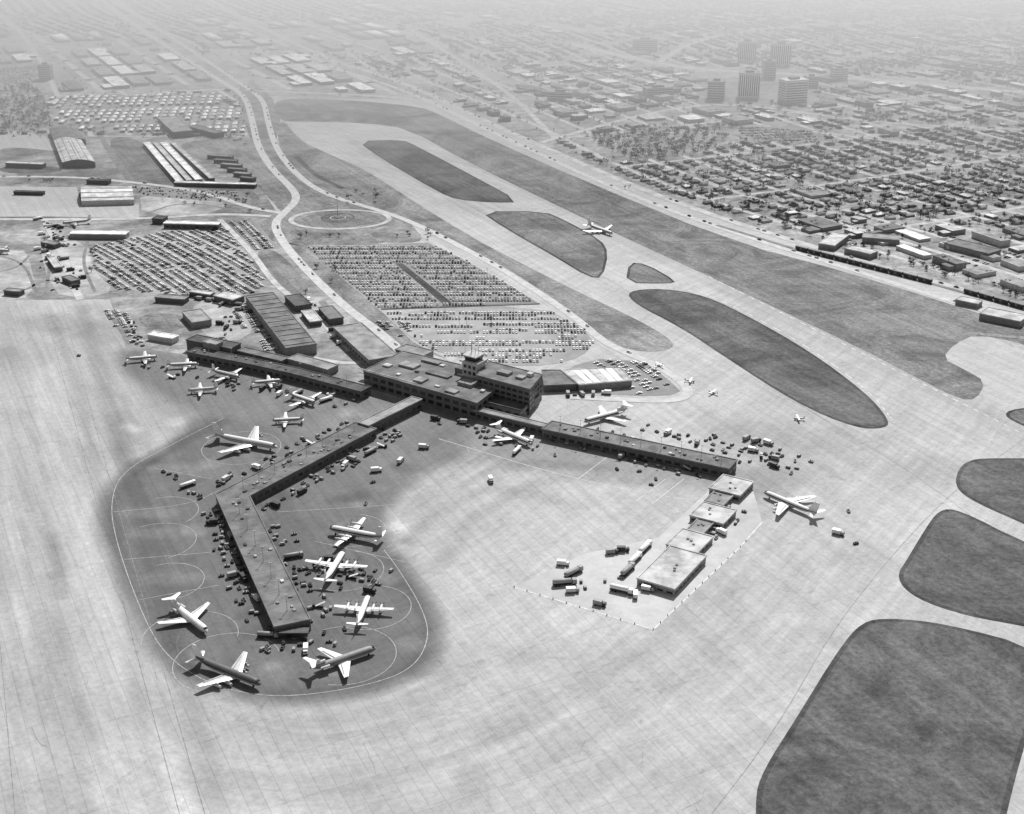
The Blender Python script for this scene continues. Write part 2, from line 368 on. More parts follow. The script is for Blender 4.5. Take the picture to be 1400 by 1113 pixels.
for i,(p,w,m) in enumerate(roads):ribbon('road',p,w,m,.16+.012*(i%8))
RS=[]
for i,(p,w,m) in enumerate(roads):
    w_=W(p)
    for k in range(len(w_)-1):RS.append((*w_[k],*w_[k+1],w/2))
RS=np.array(RS)
def clear(p,r):
    dx=RS[:,2]-RS[:,0];dy=RS[:,3]-RS[:,1];t=np.clip(((p[0]-RS[:,0])*dx+(p[1]-RS[:,1])*dy)/(dx*dx+dy*dy),0,1)
    return bool((np.hypot(p[0]-RS[:,0]-t*dx,p[1]-RS[:,1]-t*dy)-RS[:,4]).min()>r)
# oval roundabout and the ring inside it
ox,oy=G(465,300)
ra=(G(532,300)[0]-G(398,300)[0])/2;rb=(G(465,287)[1]-G(465,313)[1])/2
ribbon('road',[(ox+ra*math.cos(a),oy+rb*math.sin(a)) for a in np.linspace(0,2*math.pi,48)],5.5,'street',.275,0,world=True)
cx,cy=G(462,298)
ring=[(cx+17*math.cos(a),cy+17*math.sin(a)) for a in np.linspace(0,2*math.pi,40)]
ribbon('footpath',ring,1.6,'r_dark',.25,0,world=True);ribbon('footpath',[(cx-17,cy),(cx+17,cy)],1.0,'r_dark',.26,0,world=True);ribbon('footpath',[(cx,cy-17),(cx,cy+17)],1.0,'r_dark',.27,0,world=True)
ribbon('footpath',[(cx+8*math.cos(a),cy+8*math.sin(a)) for a in np.linspace(0,2*math.pi,30)],1.0,'road',.28,0,world=True)
e=empty('flagpole',(cx,cy,0));top(e,'tall flagpole in the middle of the roundabout','flagpole');MB().tube((0,0,0),(0,0,22),.35,.15,8).build('pole',M['steel'],e);MB().tube((0,0,0),(0,0,1),2.2,1.8,12).build('base',M['r_light'],e);MB().tube((0,0,22),(0,0,22.6),.4,.3,8).build('finial',M['dk'],e)
# painted lines
mk=MB();md=MB();mw=MB()
def line(p,w,mb,z,sm=3):ribbon('x',p,w,None,z,sm,mb=mb)
line([(305,572),(238,606),(165,645),(150,690),(160,745),(190,830),(222,893),(275,930),(330,948),(400,953),(500,938),(565,915),(588,872),(578,832),(545,778),(525,752)],.4,mk,.05)
line([(703,803),(800,832),(893,861),(1012,748),(1042,714)],.7,mw,.06,0)
line([(1320,455),(1400,462),(1480,480)],6,md,.14,0)
def arc(px,py,r,a0,a1,mb,w=.33,z=.055):
    x,y=G(px,py);ribbon('x',[(x+r*math.cos(a),y+r*math.sin(a)) for a in np.linspace(R(a0),R(a1),24)],w,None,z,0,world=True,mb=mb)
for a in ((215,740,22,-60,130),(228,795,20,-60,120),(225,700,20,-40,120),(260,870,24,0,200),(310,905,26,20,250),(470,895,26,-100,120),(505,830,22,-120,80),(470,780,22,-120,80),(480,725,20,-120,80),(330,612,26,0,360),(690,610,25,180,360),(840,620,25,0,120),(395,640,18,0,180)):arc(*a,mk)
for p in ([(155,700),(260,690),(300,670)],[(170,765),(290,755)],[(190,820),(300,800)],[(210,640),(290,655)],[(430,740),(560,770)],[(380,700),(540,690)]):line(p,.35,mk,.06)
for p in ([(600,600),(800,660),(980,690)],[(870,685),(910,655)],[(890,690),(935,655)],[(790,655),(830,625)]):line(p,.4,mw,.06)
for k in range(60):
    a,b=(566,176),(1400,594)
    t0=k/60;t1=t0+.008;line([(a[0]+(b[0]-a[0])*t0,a[1]+(b[1]-a[1])*t0),(a[0]+(b[0]-a[0])*t1,a[1]+(b[1]-a[1])*t1)],.9,mw,.06,0)
for p in ([(905,392),(965,401),(1034,434),(1114,480),(1190,536),(1220,574)],):
    w_=chaikin(W(p),3,False)
    for i in range(0,len(w_)-1,2):ribbon('x',[w_[i],w_[i+1]],.8,None,.06,0,world=True,mb=mw)
for p in ([(60,418),(250,1130)],[(85,418),(190,800),(285,1130)],[(0,880),(22,1130)],[(470,190),(660,292),(860,395),(1140,585),(1240,640),(1400,760)],[(960,1130),(1060,1000),(1150,840),(1290,680),(1400,600)]):line(p,.28,md,.065)
for _ in range(9):
    x,y=random.choice(((random.uniform(20,300),random.uniform(700,1100)),(random.uniform(300,1000),random.uniform(1000,1100))))
    p=[(x,y)];a=random.uniform(.9,2.0)
    for k in range(random.randint(5,9)):
        a+=random.gauss(0,.3);p.append((p[-1][0]+5*math.cos(a),p[-1][1]+5*math.sin(a)))
    line(p,.16,md,.07,0)
top(mk.build('painted_line',M['paint']),kind='structure');top(mw.build('runway_line',M['paintw']),kind='structure');top(md.build('sealed_joint',M['paintd']),kind='structure')
# ---------------------------------------------------------------- buildings
def footprint(name,label,cat,fp,h,wall,roof,z0=0.0,over=.4,win=None,parent=None,group=None):
    a=sum(fp[i][0]*fp[(i+1)%len(fp)][1]-fp[(i+1)%len(fp)][0]*fp[i][1] for i in range(len(fp)))
    if a<0:fp=fp[::-1]
    cx=sum(p[0] for p in fp)/len(fp);cy=sum(p[1] for p in fp)/len(fp)
    if parent is None:
        e=empty(name,(cx,cy,0));top(e,label,cat,group)
    else:e=parent;cx,cy=e.location.x,e.location.y
    L=[(x-cx,y-cy) for x,y in fp]
    b=MB();n=len(L)
    for i in range(n):
        p,q=L[i],L[(i+1)%n];b.face([(*p,z0),(*q,z0),(*q,h),(*p,h)])
    b.build('wall',M[wall],e)
    P=[L[-1]]+L+[L[0]];O=offset(P,-over)[1:-1]
    r=MB().hexa([(*p,h) for p in O],[(*p,h+.5) for p in O]);I=offset(P,.35)[1:-1]
    for i in range(n):
        j=(i+1)%n
        r.hexa([(*O[i],h+.51),(*O[j],h+.51),(*I[j],h+.51),(*I[i],h+.51)],[(*O[i],h+.9),(*O[j],h+.9),(*I[j],h+.9),(*I[i],h+.9)])
    r.build('roof',M[roof],e)
    if win:
        zs,zh,step,wd,cap=win;cnt=0
        for i in range(n):
            p=np.array(L[i]);q_=np.array(L[(i+1)%n]);d=q_-p;ln=np.linalg.norm(d);d/=ln;nr=np.array((d[1],-d[0]))
            if nr[1]>.3:continue
            k=int(ln/step)
            for t in range(k):
                for zz in zs:
                    if cnt>=cap:break
                    c=p+d*((t+.5)*ln/k)+nr*.06;a_=c-d*wd/2;b_=c+d*wd/2
                    MB().face([(*a_,zz),(*b_,zz),(*b_,zz+zh),(*a_,zz+zh)]).build('window',M['glass'],e);cnt+=1
    return e
def addbox(e,name,wx,wy,z0,sx,sy,sz,mat,rz=0.0,tx=1,ty=1):
    return MB().box(wx-e.location.x,wy-e.location.y,z0,sx,sy,sz,0,rz,tx,ty).build(name,M[mat],e)
def strip(pts,w,z):
    p=W(pts,z);l=offset(p,w/2);r=offset(p,-w/2);return l+r[::-1]
A1=R(90-124);A2=R(90-34)
def rect(px,py,z,L,Wd,azd):
    c=G(px,py,z);d=az(azd);n=(d[1],-d[0])
    return [(c[0]+d[0]*a*L/2+n[0]*b*Wd/2,c[1]+d[1]*a*L/2+n[1]*b*Wd/2) for a,b in((-1,-1),(1,-1),(1,1),(-1,1))]
# terminal
t=footprint('terminal_building','large flat dark roofed terminal block at the meeting point of the three piers','airport terminal',W([(497,508),(652,552),(700,516),(551,481)],12),12,'w_brick','r_tar',win=([2.0,7.0],2.6,7,5,80))
for px,py,sx,sy,sz,m in ((560,500,14,9,1.6,'r_mid'),(600,512,20,6,1.2,'r_tar'),(575,520,8,8,1.5,'r_mid'),(640,525,12,9,2.4,'w_mid'),(530,500,6,5,1.2,'r_light'),(590,495,16,5,1.5,'w_mid'),(618,535,9,6,1.2,'r_mid'),(545,512,3,3,1,'r_light'),(605,500,4,3,1,'r_light'),(570,508,3,2,1,'r_dark'),(630,512,5,2,1,'r_light'),(525,512,60,.6,.3,'r_light'),(660,535,3,3,1.4,'r_light'),(598,528,4,2,.9,'r_light')):
    x,y=G(px,py,12.9);addbox(t,'rooftop_unit',x,y,12.52,sx,sy,sz,m,A1)
Lp=W([(497,508),(652,552)],4);cxy=((Lp[0][0]+Lp[1][0])/2,(Lp[0][1]+Lp[1][1])/2)
addbox(t,'canopy',cxy[0]-1.8,cxy[1]-2.8,5.2,104,5,.5,'r_mid',math.atan2(Lp[1][1]-Lp[0][1],Lp[1][0]-Lp[0][0]))
o=footprint('office_wing','taller brick office wing with rows of windows right of the terminal roof','building',W([(652,514),(724,533),(741,513),(669,495)],19),19,'w_brick','r_tar',win=([3,6.8,10.6,14.6],1.9,5,3.6,90))
for px,py,sx,sy,sz,m in ((690,512,10,6,2,'w_mid'),(712,518,6,5,1.5,'r_mid'),(725,515,4,4,2.5,'w_light')):
    x,y=G(px,py,19);addbox(o,'rooftop_unit',x,y,19.52,sx,sy,sz,m,A1)
footprint('terminal_annex','low dark roofed annex in front of the brick office wing','building',W([(655,548),(712,562),(738,540),(700,530)],7),7,'w_mid','r_dark',win=([2.4],2.2,6,4,30))
# control tower
x,y=G(648,500,20)
e=empty('control_tower',(x,y,0),A1);top(e,'control tower with glazed cab standing above the terminal roof','control tower')
MB().box(0,0,0,13,11,24).build('shaft',M['w_light'],e);MB().box(0,0,24.0,16,13.5,1.0).build('balcony',M['w_light'],e)
MB().box(0,0,25.0,9,9,3.4,0,0,1.15,1.15).build('cab_glazing',M['glass'],e);MB().box(0,0,28.4,12,12,.8).build('cab_roof',M['w_light'],e)
for dx,dy,hh in((-3,2,8),(3,2,6),(0,-3,10),(2,-1,5)):MB().tube((dx,dy,29),(dx,dy,29+hh),.18).build('antenna',M['steel'],e)
MB().box(-10,0,0,8,9,17).build('stair_block',M['w_brick'],e)
for s_ in(-1,0,1):
    for zz in(15,19.5):MB().box(s_*4,-5.55,zz,2.4,.12,2.4).build('window',M['glass'],e)
# piers
def pier(name,label,pts,w,h,roof,wall='w_dark',win=True,group=None):
    return footprint(name,label,'airport pier',strip(pts,w,h),h,wall,roof,win=([1.8],2.0,6,4,95) if win else None)
wp=pier('passenger_pier','long curved dark pier running left from the terminal to the small airliners',[(262,479),(340,494),(400,507),(500,533)],11,6,'r_dark')
cc=pier('pier_connector','pale roofed walkway joining the terminal to the bent centre pier',[(570,545),(497,581)],9,7,'r_mid')
cp=pier('passenger_pier','bent centre pier with a dark roof reaching into the near apron',[(500,583),(318,678),(400,853)],18.5,6,'r_tar')
ec=pier('pier_connector','thin pale walkway joining the terminal to the right pier',[(652,560),(748,583)],6,6,'r_mid')
ep=pier('passenger_pier','straight right pier with a flat dark roof pointing at the refuelling island',[(748,582),(1002,636)],15,6.5,'r_tar')
def along(e,pts,h,n,names,side=0.0):
    P=W(pts,h)
    for k in range(n):
        i=random.randrange(len(P)-1);t_=random.uniform(.06,.94);a,b=P[i],P[i+1];d=np.array(b)-np.array(a);L=np.linalg.norm(d);nn=np.array((-d[1],d[0]))/L
        p=np.array(a)+d*t_+nn*random.uniform(-side,side);ang=math.atan2(d[1],d[0])
        addbox(e,names,p[0],p[1],h+.52,random.uniform(1,2.6),random.uniform(1,2.2),random.uniform(.5,1.1),random.choice(('r_light','r_dark','w_mid','r_mid')),ang)
along(cp,[(500,583),(318,678),(400,853)],6,34,'rooftop_vent',6.5);along(ep,[(748,582),(1002,636)],6.5,22,'rooftop_vent',5);along(wp,[(262,479),(340,494),(400,507),(500,533)],6,14,'rooftop_vent',3)
def seams(e,pts,h,w,n):
    P=W(pts,h)
    for i in range(len(P)-1):
        a,b=np.array(P[i]),np.array(P[i+1]);d=b-a;L=np.linalg.norm(d);ang=math.atan2(d[1],d[0])
        for k in range(1,n):
            p=a+d*(k/n)
            if .08<k/n<.92:addbox(e,'roof_seam',p[0],p[1],h+.505,.35,w-1.2,.12,'r_mid',ang)
seams(cp,[(500,583),(318,678),(400,853)],6,18.5,14);seams(ep,[(748,582),(1002,636)],6.5,15,16)
addbox(cp,'end_canopy',*G(402,862,4),3.6,15,5,.6,'w_dark',R(0))
mast=empty('light_mast');MB().tube((0,0,0),(0,0,9),.16,.1,6).build('pole',M['steel'],mast);MB().box(0,0,9,1.6,.5,.35).build('lamp',M['w_light'],mast);MB().box(0,0,0,.6,.6,.25).build('base',M['steel'],mast);PROTOS.append(mast)
for pts,h,n,lb in (([(495,583),(322,676)],6.9,8,'thin light mast on the roof of the bent centre pier'),([(322,690),(398,845)],6.9,7,'thin light mast on the roof of the bent centre pier'),([(752,583),(1000,636)],7.4,9,'thin light mast on the roof of the right pier'),([(270,481),(490,530)],6.9,7,'thin light mast on the roof of the long left pier')):
    for k in range(n):
        t_=(k+.5)/n;x,y=G(pts[0][0]+(pts[1][0]-pts[0][0])*t_,pts[0][1]+(pts[1][1]-pts[0][1])*t_,h);inst(mast,x,y,0,lb,'light mast','masts: '+lb[24:],z=h)
for k in range(26):
    px=random.uniform(440,780);py=random.uniform(345,490)
    if inpoly(px,py,LOT1) or inpoly(px,py,LOT1B):
        x,y=G(px,py);inst(mast,x,y,0,'light mast standing among the rows of the main car park','light mast','light masts in the main car park')
def B(name,label,cat,quad,h,wall,roof,win=None):return footprint(name,label,cat,W(quad,h),h,wall,roof,win=win)
def lineB(name,label,cat,p0,p1,w,h,wall,roof,win=None):return footprint(name,label,cat,strip([p0,p1],w,h),h,wall,roof,win=win)
cg=lineB('cargo_shed','long dark roofed cargo shed with ribbed roof above the left pier','shed',(355,403),(412,474),24,8,'w_mid','r_tar')
P=W([(355,403),(412,474)],8)
for k in range(12):
    t_=(k+.5)/12;addbox(cg,'roof_rib',P[0][0]*(1-t_)+P[1][0]*t_,P[0][1]*(1-t_)+P[1][1]*t_,8.53,22,.8,.5,'r_mid',math.atan2(P[1][1]-P[0][1],P[1][0]-P[0][0])+math.pi/2)
lineB('cargo_shed','mid grey roofed shed between the car park road and the terminal','shed',(475,445),(525,490),24,7,'w_mid','r_mid',([2],2,6,4,30))
lineB('service_building','low pale roofed service building behind the long left pier','building',(400,488),(455,503),12,5,'w_mid','r_mid')
lineB('service_building','dark flat roofed building at the left end of the long pier','building',(262,462),(322,474),13,8,'w_dark','r_dark',([2],2,6,4,20))
lineB('rooftop_house','small two storey block on the left end of the long pier','building',(282,466),(300,470),8,11,'w_mid','r_mid')
lineB('service_building','small grey roofed building on the grass left of the cargo shed','building',(262,425),(276,440),16,5,'w_mid','r_mid')
lineB('service_building','white roofed hut beside the left apron parking rows','hut',(206,456),(240,462),8,4,'w_light','r_white')
lineB('service_building','low dark building between the cargo shed and the left pier','building',(330,478),(390,492),9,5,'w_dark','r_tar')
lineB('service_building','pale flat roofed block behind the terminal car park road end','building',(548,475),(585,484),14,6,'w_mid','r_mid')
g=B('freight_building','bright white roofed freight building with striped panels right of the terminal','building',[(768,507),(848,503),(864,521),(792,527)],5,'w_mid','r_light')
Pq=W([(768,507),(848,503),(864,521),(792,527)],5)
for k in range(7):
    a0=(k+.12)/7;a1=(k+.85)/7
    def L2(a,b,t_):return (a[0]*(1-t_)+b[0]*t_,a[1]*(1-t_)+b[1]*t_)
    q4=[L2(L2(Pq[0],Pq[1],a0),L2(Pq[3],Pq[2],a0),.05),L2(L2(Pq[0],Pq[1],a1),L2(Pq[3],Pq[2],a1),.05),L2(L2(Pq[0],Pq[1],a1),L2(Pq[3],Pq[2],a1),.95),L2(L2(Pq[0],Pq[1],a0),L2(Pq[3],Pq[2],a0),.95)]
    cx0,cy0=g.location.x,g.location.y
    MB().hexa([(x-cx0,y-cy0,5.52) for x,y in q4[::-1]],[(x-cx0,y-cy0,5.75) for x,y in q4[::-1]]).build('roof_panel',M['white' if k%3 else 'r_light'],g)
B('freight_building','dark roofed low building between the brick wing and the white freight roof','building',[(741,507),(766,507),(788,526),(744,528)],5,'w_dark','r_tar')
# refuelling island
ck=[((1000,664),22,20,3.6,'pale roofed end block of the island nearest the right pier','r_light'),((985,680),20,12,2.8,'second pale block from the right pier on the island','r_mid'),((975,702),20,21,3.3,'third pale block of the stepped island buildings','r_light'),((959,719),20,10,2.6,'narrow link block in the middle of the island buildings','r_mid'),((943,740),22,19,3.2,'wide pale block behind the largest island building','r_light'),((919,776),42,22,4.0,'largest pale flat roofed building at the near end of the island','r_light')]
for (p,L,w_,h,lb,rf) in ck:
    e=footprint('island_building',lb,'building',rect(p[0],p[1],h,L,w_,31),h,'w_mid',rf,win=([.9],1.2,5,3.4,20))
    for _ in range(3):
        x,y=G(p[0]+random.uniform(-8,8),p[1]+random.uniform(-6,6),h);addbox(e,'rooftop_vent',x,y,h+.52,1.3,1.1,.6,'r_mid',A1)
bol=empty('bollard');MB().tube((0,0,0),(0,0,1.5),.45,.35,8).build('post',M['dk'],bol);MB().tube((0,0,1.5),(0,0,1.75),.38,.2,8).build('cap',M['grey'],bol);PROTOS.append(bol)
pl=W([(703,803),(893,861),(1012,748),(1030,730)])
for i in range(3):
    a,b=np.array(pl[i]),np.array(pl[i+1]);L=np.linalg.norm(b-a)
    for k in range(int(L/8)):
        p=a+(b-a)*(k*8/L);inst(bol,p[0],p[1],0,'small dark post in the line edging the refuelling island','bollard','posts edging the refuelling island',s=(.6,.6,.6))
# hangars
def hangar(name,label,quad,h,rise,wall,roof,n=10,cat='hangar'):
    q=W(quad,0);cx=sum(p[0] for p in q)/4;cy=sum(p[1] for p in q)/4;e=empty(name,(cx,cy,0));top(e,label,cat)
    q=[np.array((p[0]-cx,p[1]-cy)) for p in q]
    r=MB();rings=[]
    for a,b in((q[0],q[1]),(q[3],q[2])):
        rg=[]
        for k in range(n+1):
            t_=k/n;p=a*(1-t_)+b*t_;rg.append((p[0],p[1],h+rise*math.sin(math.pi*t_)))
        rings.append(rg)
    for k in range(n):r.face([rings[0][k],rings[0][k+1],rings[1][k+1],rings[1][k]])
    r.build('roof',M[roof],e)
    w_=MB()
    for rg,(a,b) in zip(rings,((q[0],q[1]),(q[3],q[2]))):w_.face([(a[0],a[1],0),(b[0],b[1],0)]+rg[::-1])
    for a,b in((q[0],q[3]),(q[1],q[2])):w_.face([(*a,0),(*b,0),(*b,h-.01),(*a,h-.01)])
    w_.build('wall',M[wall],e)
    for k in range(1,6):
        t_=k/6;a=np.array(rings[0][int(n*t_)]);b=np.array(rings[1][int(n*t_)])
        r2=MB().tube(tuple(a+(0,0,.15)),tuple(b+(0,0,.15)),.35,n=5);r2.build('roof_seam',M['r_mid'],e)
    a,b=(q[0],q[1]) if q[0][1]+q[1][1]<q[3][1]+q[2][1] else (q[3],q[2])
    nrm=-(q[3]+q[2]-q[0]-q[1])*(1 if a is q[0] else -1);nrm=nrm/np.linalg.norm(nrm)*.1
    for k in range(4):
        p=a*(1-(.1+.2*k))+b*(.1+.2*k)+nrm;s_=a*(1-(.28+.2*k))+b*(.28+.2*k)+nrm;MB().face([(*p,0),(*s_,0),(*s_,h*.85),(*p,h*.85)]).build('door',M['w_dark'],e)
hangar('hangar','pale barrel roofed hangar at upper left with a dark front',[(86,230),(131,229),(112,198),(74,199)],7,3.5,'w_dark','r_light')
hangar('hangar','dark roofed hangar behind the pale barrel roofed one',[(74,199),(118,198),(105,182),(68,183)],7,3,'w_dark','r_tar')
hangar('hangar','white barrel roofed hangar seen broadside on the left apron',[(112,282),(112,262),(181,262),(184,280)],6,5,'w_light','r_white')
lineB('airside_building','long white flat roofed building above the left car park','building',(226,304),(300,306),11,5,'w_dark','r_white',([1.5],2,6,4,20))
lineB('airside_building','long white roofed shed beside the small airliner at far left','building',(98,318),(174,319),12,5,'w_mid','r_white')
for (p0,p1,w_,lb,rf) in (((200,195),(246,248),8,'leftmost of the slanting long white sheds','r_white'),((212,195),(259,247),6,'second slanting long white shed from the left','r_light'),((223,195),(272,246),8,'third slanting long white shed from the left','r_white'),((236,195),(290,244),6,'rightmost of the slanting long sheds','r_light'),((240,249),(350,252),7,'long white shed lying across the foot of the slanting sheds','r_white')):lineB('storage_shed',lb,'shed',p0,p1,w_,4,'w_dark',rf)
for k in range(6):lineB('storage_shed','short dark shed in the row right of the slanting sheds, number %s from the top'%['one','two','three','four','five','six'][k],'shed',(285+k*9,212+k*6),(318+k*6,214+k*6),7,4,'w_dark','r_tar' if k%2 else 'r_mid')
for (p0,p1,w_,h,lb,rf) in (((228,160),(250,180),26,8,'grey gabled hall above the storage sheds','r_mid'),((262,172),(300,182),14,6,'dark hall right of the grey gabled hall','r_tar'),((10,222),(60,224),10,5,'low shed at the far left edge by the hangars','r_light'),((215,300),(222,296),12,5,'small dark hut left of the long white building','r_dark'),((400,404),(415,418),14,5,'small dark hut right of the cargo shed','r_dark'),((445,420),(460,436),12,5,'small dark building beside the airport road','r_tar'),((300,402),(326,408),14,5,'pale shed behind the cargo shed','r_light'),((60,330),(78,334),8,4,'small shed in the left maintenance yard','r_mid'),((70,352),(80,366),7,4,'narrow hut in the left maintenance yard','r_light'),((215,405),(255,408),9,4,'low shed along the foot of the left car park','r_mid'),((262,398),(290,402),7,4,'small roof below the left car park','r_light'),((120,246),(150,247),8,4,'low dark shed above the white barrel hangar','r_dark'),((20,262),(60,263),6,3,'thin row shed at the far left edge','r_dark'),((420,425),(432,440),10,4,'tiny hut between cargo shed and road','r_light'),((90,378),(104,384),8,4,'little shed at the foot of the left maintenance yard','r_tar'),((8,396),(30,398),7,4,'low hut on the dirt at the far left edge','r_mid')):lineB('yard_building',lb,'building',p0,p1,w_,h,'w_dark',rf)
# ---------------------------------------------------------------- aircraft
def fus(L,Rr,segs=14,band=1):
    st=[(.5,.06,-.25),(.485,.35,-.18),(.455,.68,-.08),(.41,.92,0),(.36,1,0),(.2,1,0),(0,1,0),(-.2,1,0),(-.3,.92,.08),(-.38,.7,.28),(-.45,.42,.5),(-.5,.14,.68)]
    rings=[]
    for x,r,z in st:rings.append([(x*L,math.cos(k*2*math.pi/segs)*r*Rr,z*Rr+math.sin(k*2*math.pi/segs)*r*Rr) for k in range(segs)])
    def mf(i,j):
        a=math.degrees((j+.5)*2*math.pi/segs)%360
        s=math.sin(R(a))
        if s>.4:return 0
        if s>.0:return 1
        return 2
    return MB().loft(rings[::-1],lambda i,j:mf(i,j))
def wingmb(rx,rc,tx,tc,span,side,z0,dih,th=.12):
    rings=[]
    for f_,(x,c,y,z) in ((0,(rx,rc,0,z0)),(1,(tx,tc,span/2,z0+dih))):
        t_=c*th*(1-.4*f_)
        rings.append([(x,y*side,z),(x-c*.3,y*side,z+t_*.6),(x-c*.7,y*side,z+t_*.4),(x-c,y*side,z),(x-c*.6,y*side,z-t_*.3),(x-c*.25,y*side,z-t_*.4)])
    if side<0:rings=rings[::-1]
    return MB().loft(rings)
KIND={'jet4':dict(L=44,R=1.95,span=41,sw=.62,rc=9.5,tc=2.8,z=2.6),'jet4s':dict(L=42,R=1.95,span=34,sw=.62,rc=8.5,tc=2.6,z=2.6),'jet3':dict(L=40,R=2.1,span=33,sw=.6,rc=8.5,tc=2.6,z=2.5),'jet2':dict(L=31,R=1.8,span=27.5,sw=.45,rc=6.5,tc=2,z=2.2),
'prop4':dict(L=32.5,R=1.85,span=34,sw=.08,rc=5.4,tc=2,z=3.0),'prop2':dict(L=24.5,R=1.5,span=29,sw=.08,rc=4.4,tc=1.6,z=2.5),'light':dict(L=8.5,R=.65,span=11,sw=.0,rc=1.7,tc=1.3,z=1.2)}
def plane(kind,label,x,y,rz,s=1.0,body='white',band='dk',belly='metal',wing='metal',fin='white',group=None):
    k=KIND[kind];L,Rr,span=k['L'],k['R'],k['span']
    if kind=='jet4s':kind='jet4'
    e=empty('light_aircraft' if kind=='light' else 'airliner',(x,y,0),rz);e.scale=(s,s,s);top(e,label,'airplane',group)
    zc=k['z']+Rr*.35 if kind!='light' else 1.5
    b=fus(L,Rr);b.v=[(p[0],p[1],p[2]+zc) for p in b.v];b.build('fuselage',[M[body],M[band],M[belly]],e,True)
    MB().box(L*.445,0,zc+Rr*.38,Rr*.9,Rr*1.15,Rr*.35,0,0,.6,.7).build('cockpit_window',M['glass'],e)
    zw=zc-Rr*.55 if kind!='light' else zc+Rr*.9
    cxr=L*(.10 if kind in('jet4','prop4','prop2','light') else .02)
    tanw=k['sw'];xt=lambda yy:cxr+k['rc']*.45-tanw*yy
    tt=kind in('jet3','jet2')
    for sd in(-1,1):
        w_=wingmb(xt(0),k['rc'],xt(span/2),k['tc'],span,sd,zw,span*.035)
        wo=w_.build('wing',M[wing],e)
        fl=MB();y0,y1=span*.1,span*.4
        zz=lambda yy:zw+yy/(span/2)*span*.035+k['rc']*.075
        te=lambda yy:(xt(yy)-(k['rc']+(k['tc']-k['rc'])*yy/(span/2))*.74)
        fl.hexa([(te(y0),y0*sd,zz(y0)-.5),(te(y1),y1*sd,zz(y1)-.6),(te(y1)-.35,y1*sd,zz(y1)-.6),(te(y0)-.35,y0*sd,zz(y0)-.5)],[(te(y0),y0*sd,zz(y0)-.1),(te(y1),y1*sd,zz(y1)-.3),(te(y1)-.35,y1*sd,zz(y1)-.3),(te(y0)-.35,y0*sd,zz(y0)-.1)])
        if kind!='light':fl.build('flap_line',M['grey'],wo)
        tz=zc+Rr*.35;ts=span*.36;tr=k['rc']*.5
        if tt:tz=zc+Rr*.6+L*.085
        tx0=-L*.5+tr*1.0 if not tt else -L*.5+tr*1.0
        wingmb(tx0,tr,tx0-tanw*ts/2*.9-tr*.1,tr*.45,ts,sd,tz,ts*.02).build('tailplane',M[wing],e)
    fh=L*(.165 if kind!='light' else .2)
    if tt:fh=L*.09
    fx=-L*.5+k['rc']*(1.05 if tt else .85)
    rings=[]
    for z_,x0,c in((zc+Rr*.2,fx,k['rc']*(1.05 if tt else .85)),(zc+Rr*.6+fh,fx-fh*(.8 if tanw>.3 else .35)-.2,k['rc']*(.62 if tt else .42))):
        rings.append([(x0,0,z_),(x0-c*.4,.4 if tt else .25,z_),(x0-c,0,z_),(x0-c*.4,-.4 if tt else -.25,z_)])
    MB().loft(rings).build('tail_fin',M[fin],e)
    if kind=='jet4':
        for yy in(.33,.6):
            for sd in(-1,1):
                y_=yy*span/2*sd;x_=xt(abs(y_))+1.6;z_=zw-1.3+abs(y_)*.07
                n_=MB().tube((x_+1.2,y_,z_),(x_-3.6,y_,z_),.75,.5,10).build('engine',M['metal'],e);MB().box(x_-1.6,y_,z_+.6,3,.3,.9).build('pylon',M['metal'],n_)
    elif kind in('jet3','jet2'):
        for sd in(-1,1):MB().tube((-L*.24,sd*(Rr+.75),zc+.5),(-L*.37,sd*(Rr+.65),zc+.7),.85,.6,10).build('engine',M['metal'],e)
        if kind=='jet3':MB().tube((-L*.27,0,zc+Rr+.75),(-L*.4,0,zc+Rr+.6),.8,.9,10).build('engine',M['metal'],e)
    elif kind!='light':
        for yy in((.29,.56) if kind=='prop4' else (.3,)):
            for sd in(-1,1):
                y_=yy*span/2*sd;x_=xt(abs(y_));z_=zw+abs(y_)*.07+.15
                n_=MB().loft([[(x_+q,y_+math.cos(a)*r_,z_+math.sin(a)*r_) for a in np.linspace(0,2*math.pi,9)[:-1]] for q,r_ in((2.9,.25),(2.4,.7),(0,.85),(-3,.6),(-5,.1))][::-1]).build('engine',M['metal'],e,True)
                pm=MB()
                for a in range(4):
                    an=R(45+90*a)
                    c_,s__=math.cos(an),math.sin(an);pr=2.0
                    pm.hexa([(x_+2.75,y_-.16*s__,z_+.16*c_),(x_+2.85,y_-.16*s__,z_+.16*c_),(x_+2.85,y_+.16*s__,z_-.16*c_),(x_+2.75,y_+.16*s__,z_-.16*c_)],[(x_+2.75,y_+pr*c_-.16*s__,z_+pr*s__+.16*c_),(x_+2.85,y_+pr*c_-.16*s__,z_+pr*s__+.16*c_),(x_+2.85,y_+pr*c_+.16*s__,z_+pr*s__-.16*c_),(x_+2.75,y_+pr*c_+.16*s__,z_+pr*s__-.16*c_)])
                pm.build('propeller',M['dk'],n_)
    else:
        MB().hexa([(L*.5+.05,-.1,1.3),(L*.5+.12,-.1,1.3),(L*.5+.12,.1,1.3),(L*.5+.05,.1,1.3)],[(L*.5+.05,-.1,2.6),(L*.5+.12,-.1,2.6),(L*.5+.12,.1,2.6),(L*.5+.05,.1,2.6)]).build('propeller',M['dk'],e)
    for gx,gy in((L*.38,0),(-.02*L,span*.09),(-.02*L,-span*.09)):
        g_=MB().tube((gx,gy,.5),(gx,gy,zw),.14,n=6).build('landing_gear',M['steel'],e);MB().tube((gx,gy-.35,.5),(gx,gy+.35,.5),.5,n=10).build('wheel',M['tyre'],g_)
    return e
placed=[]
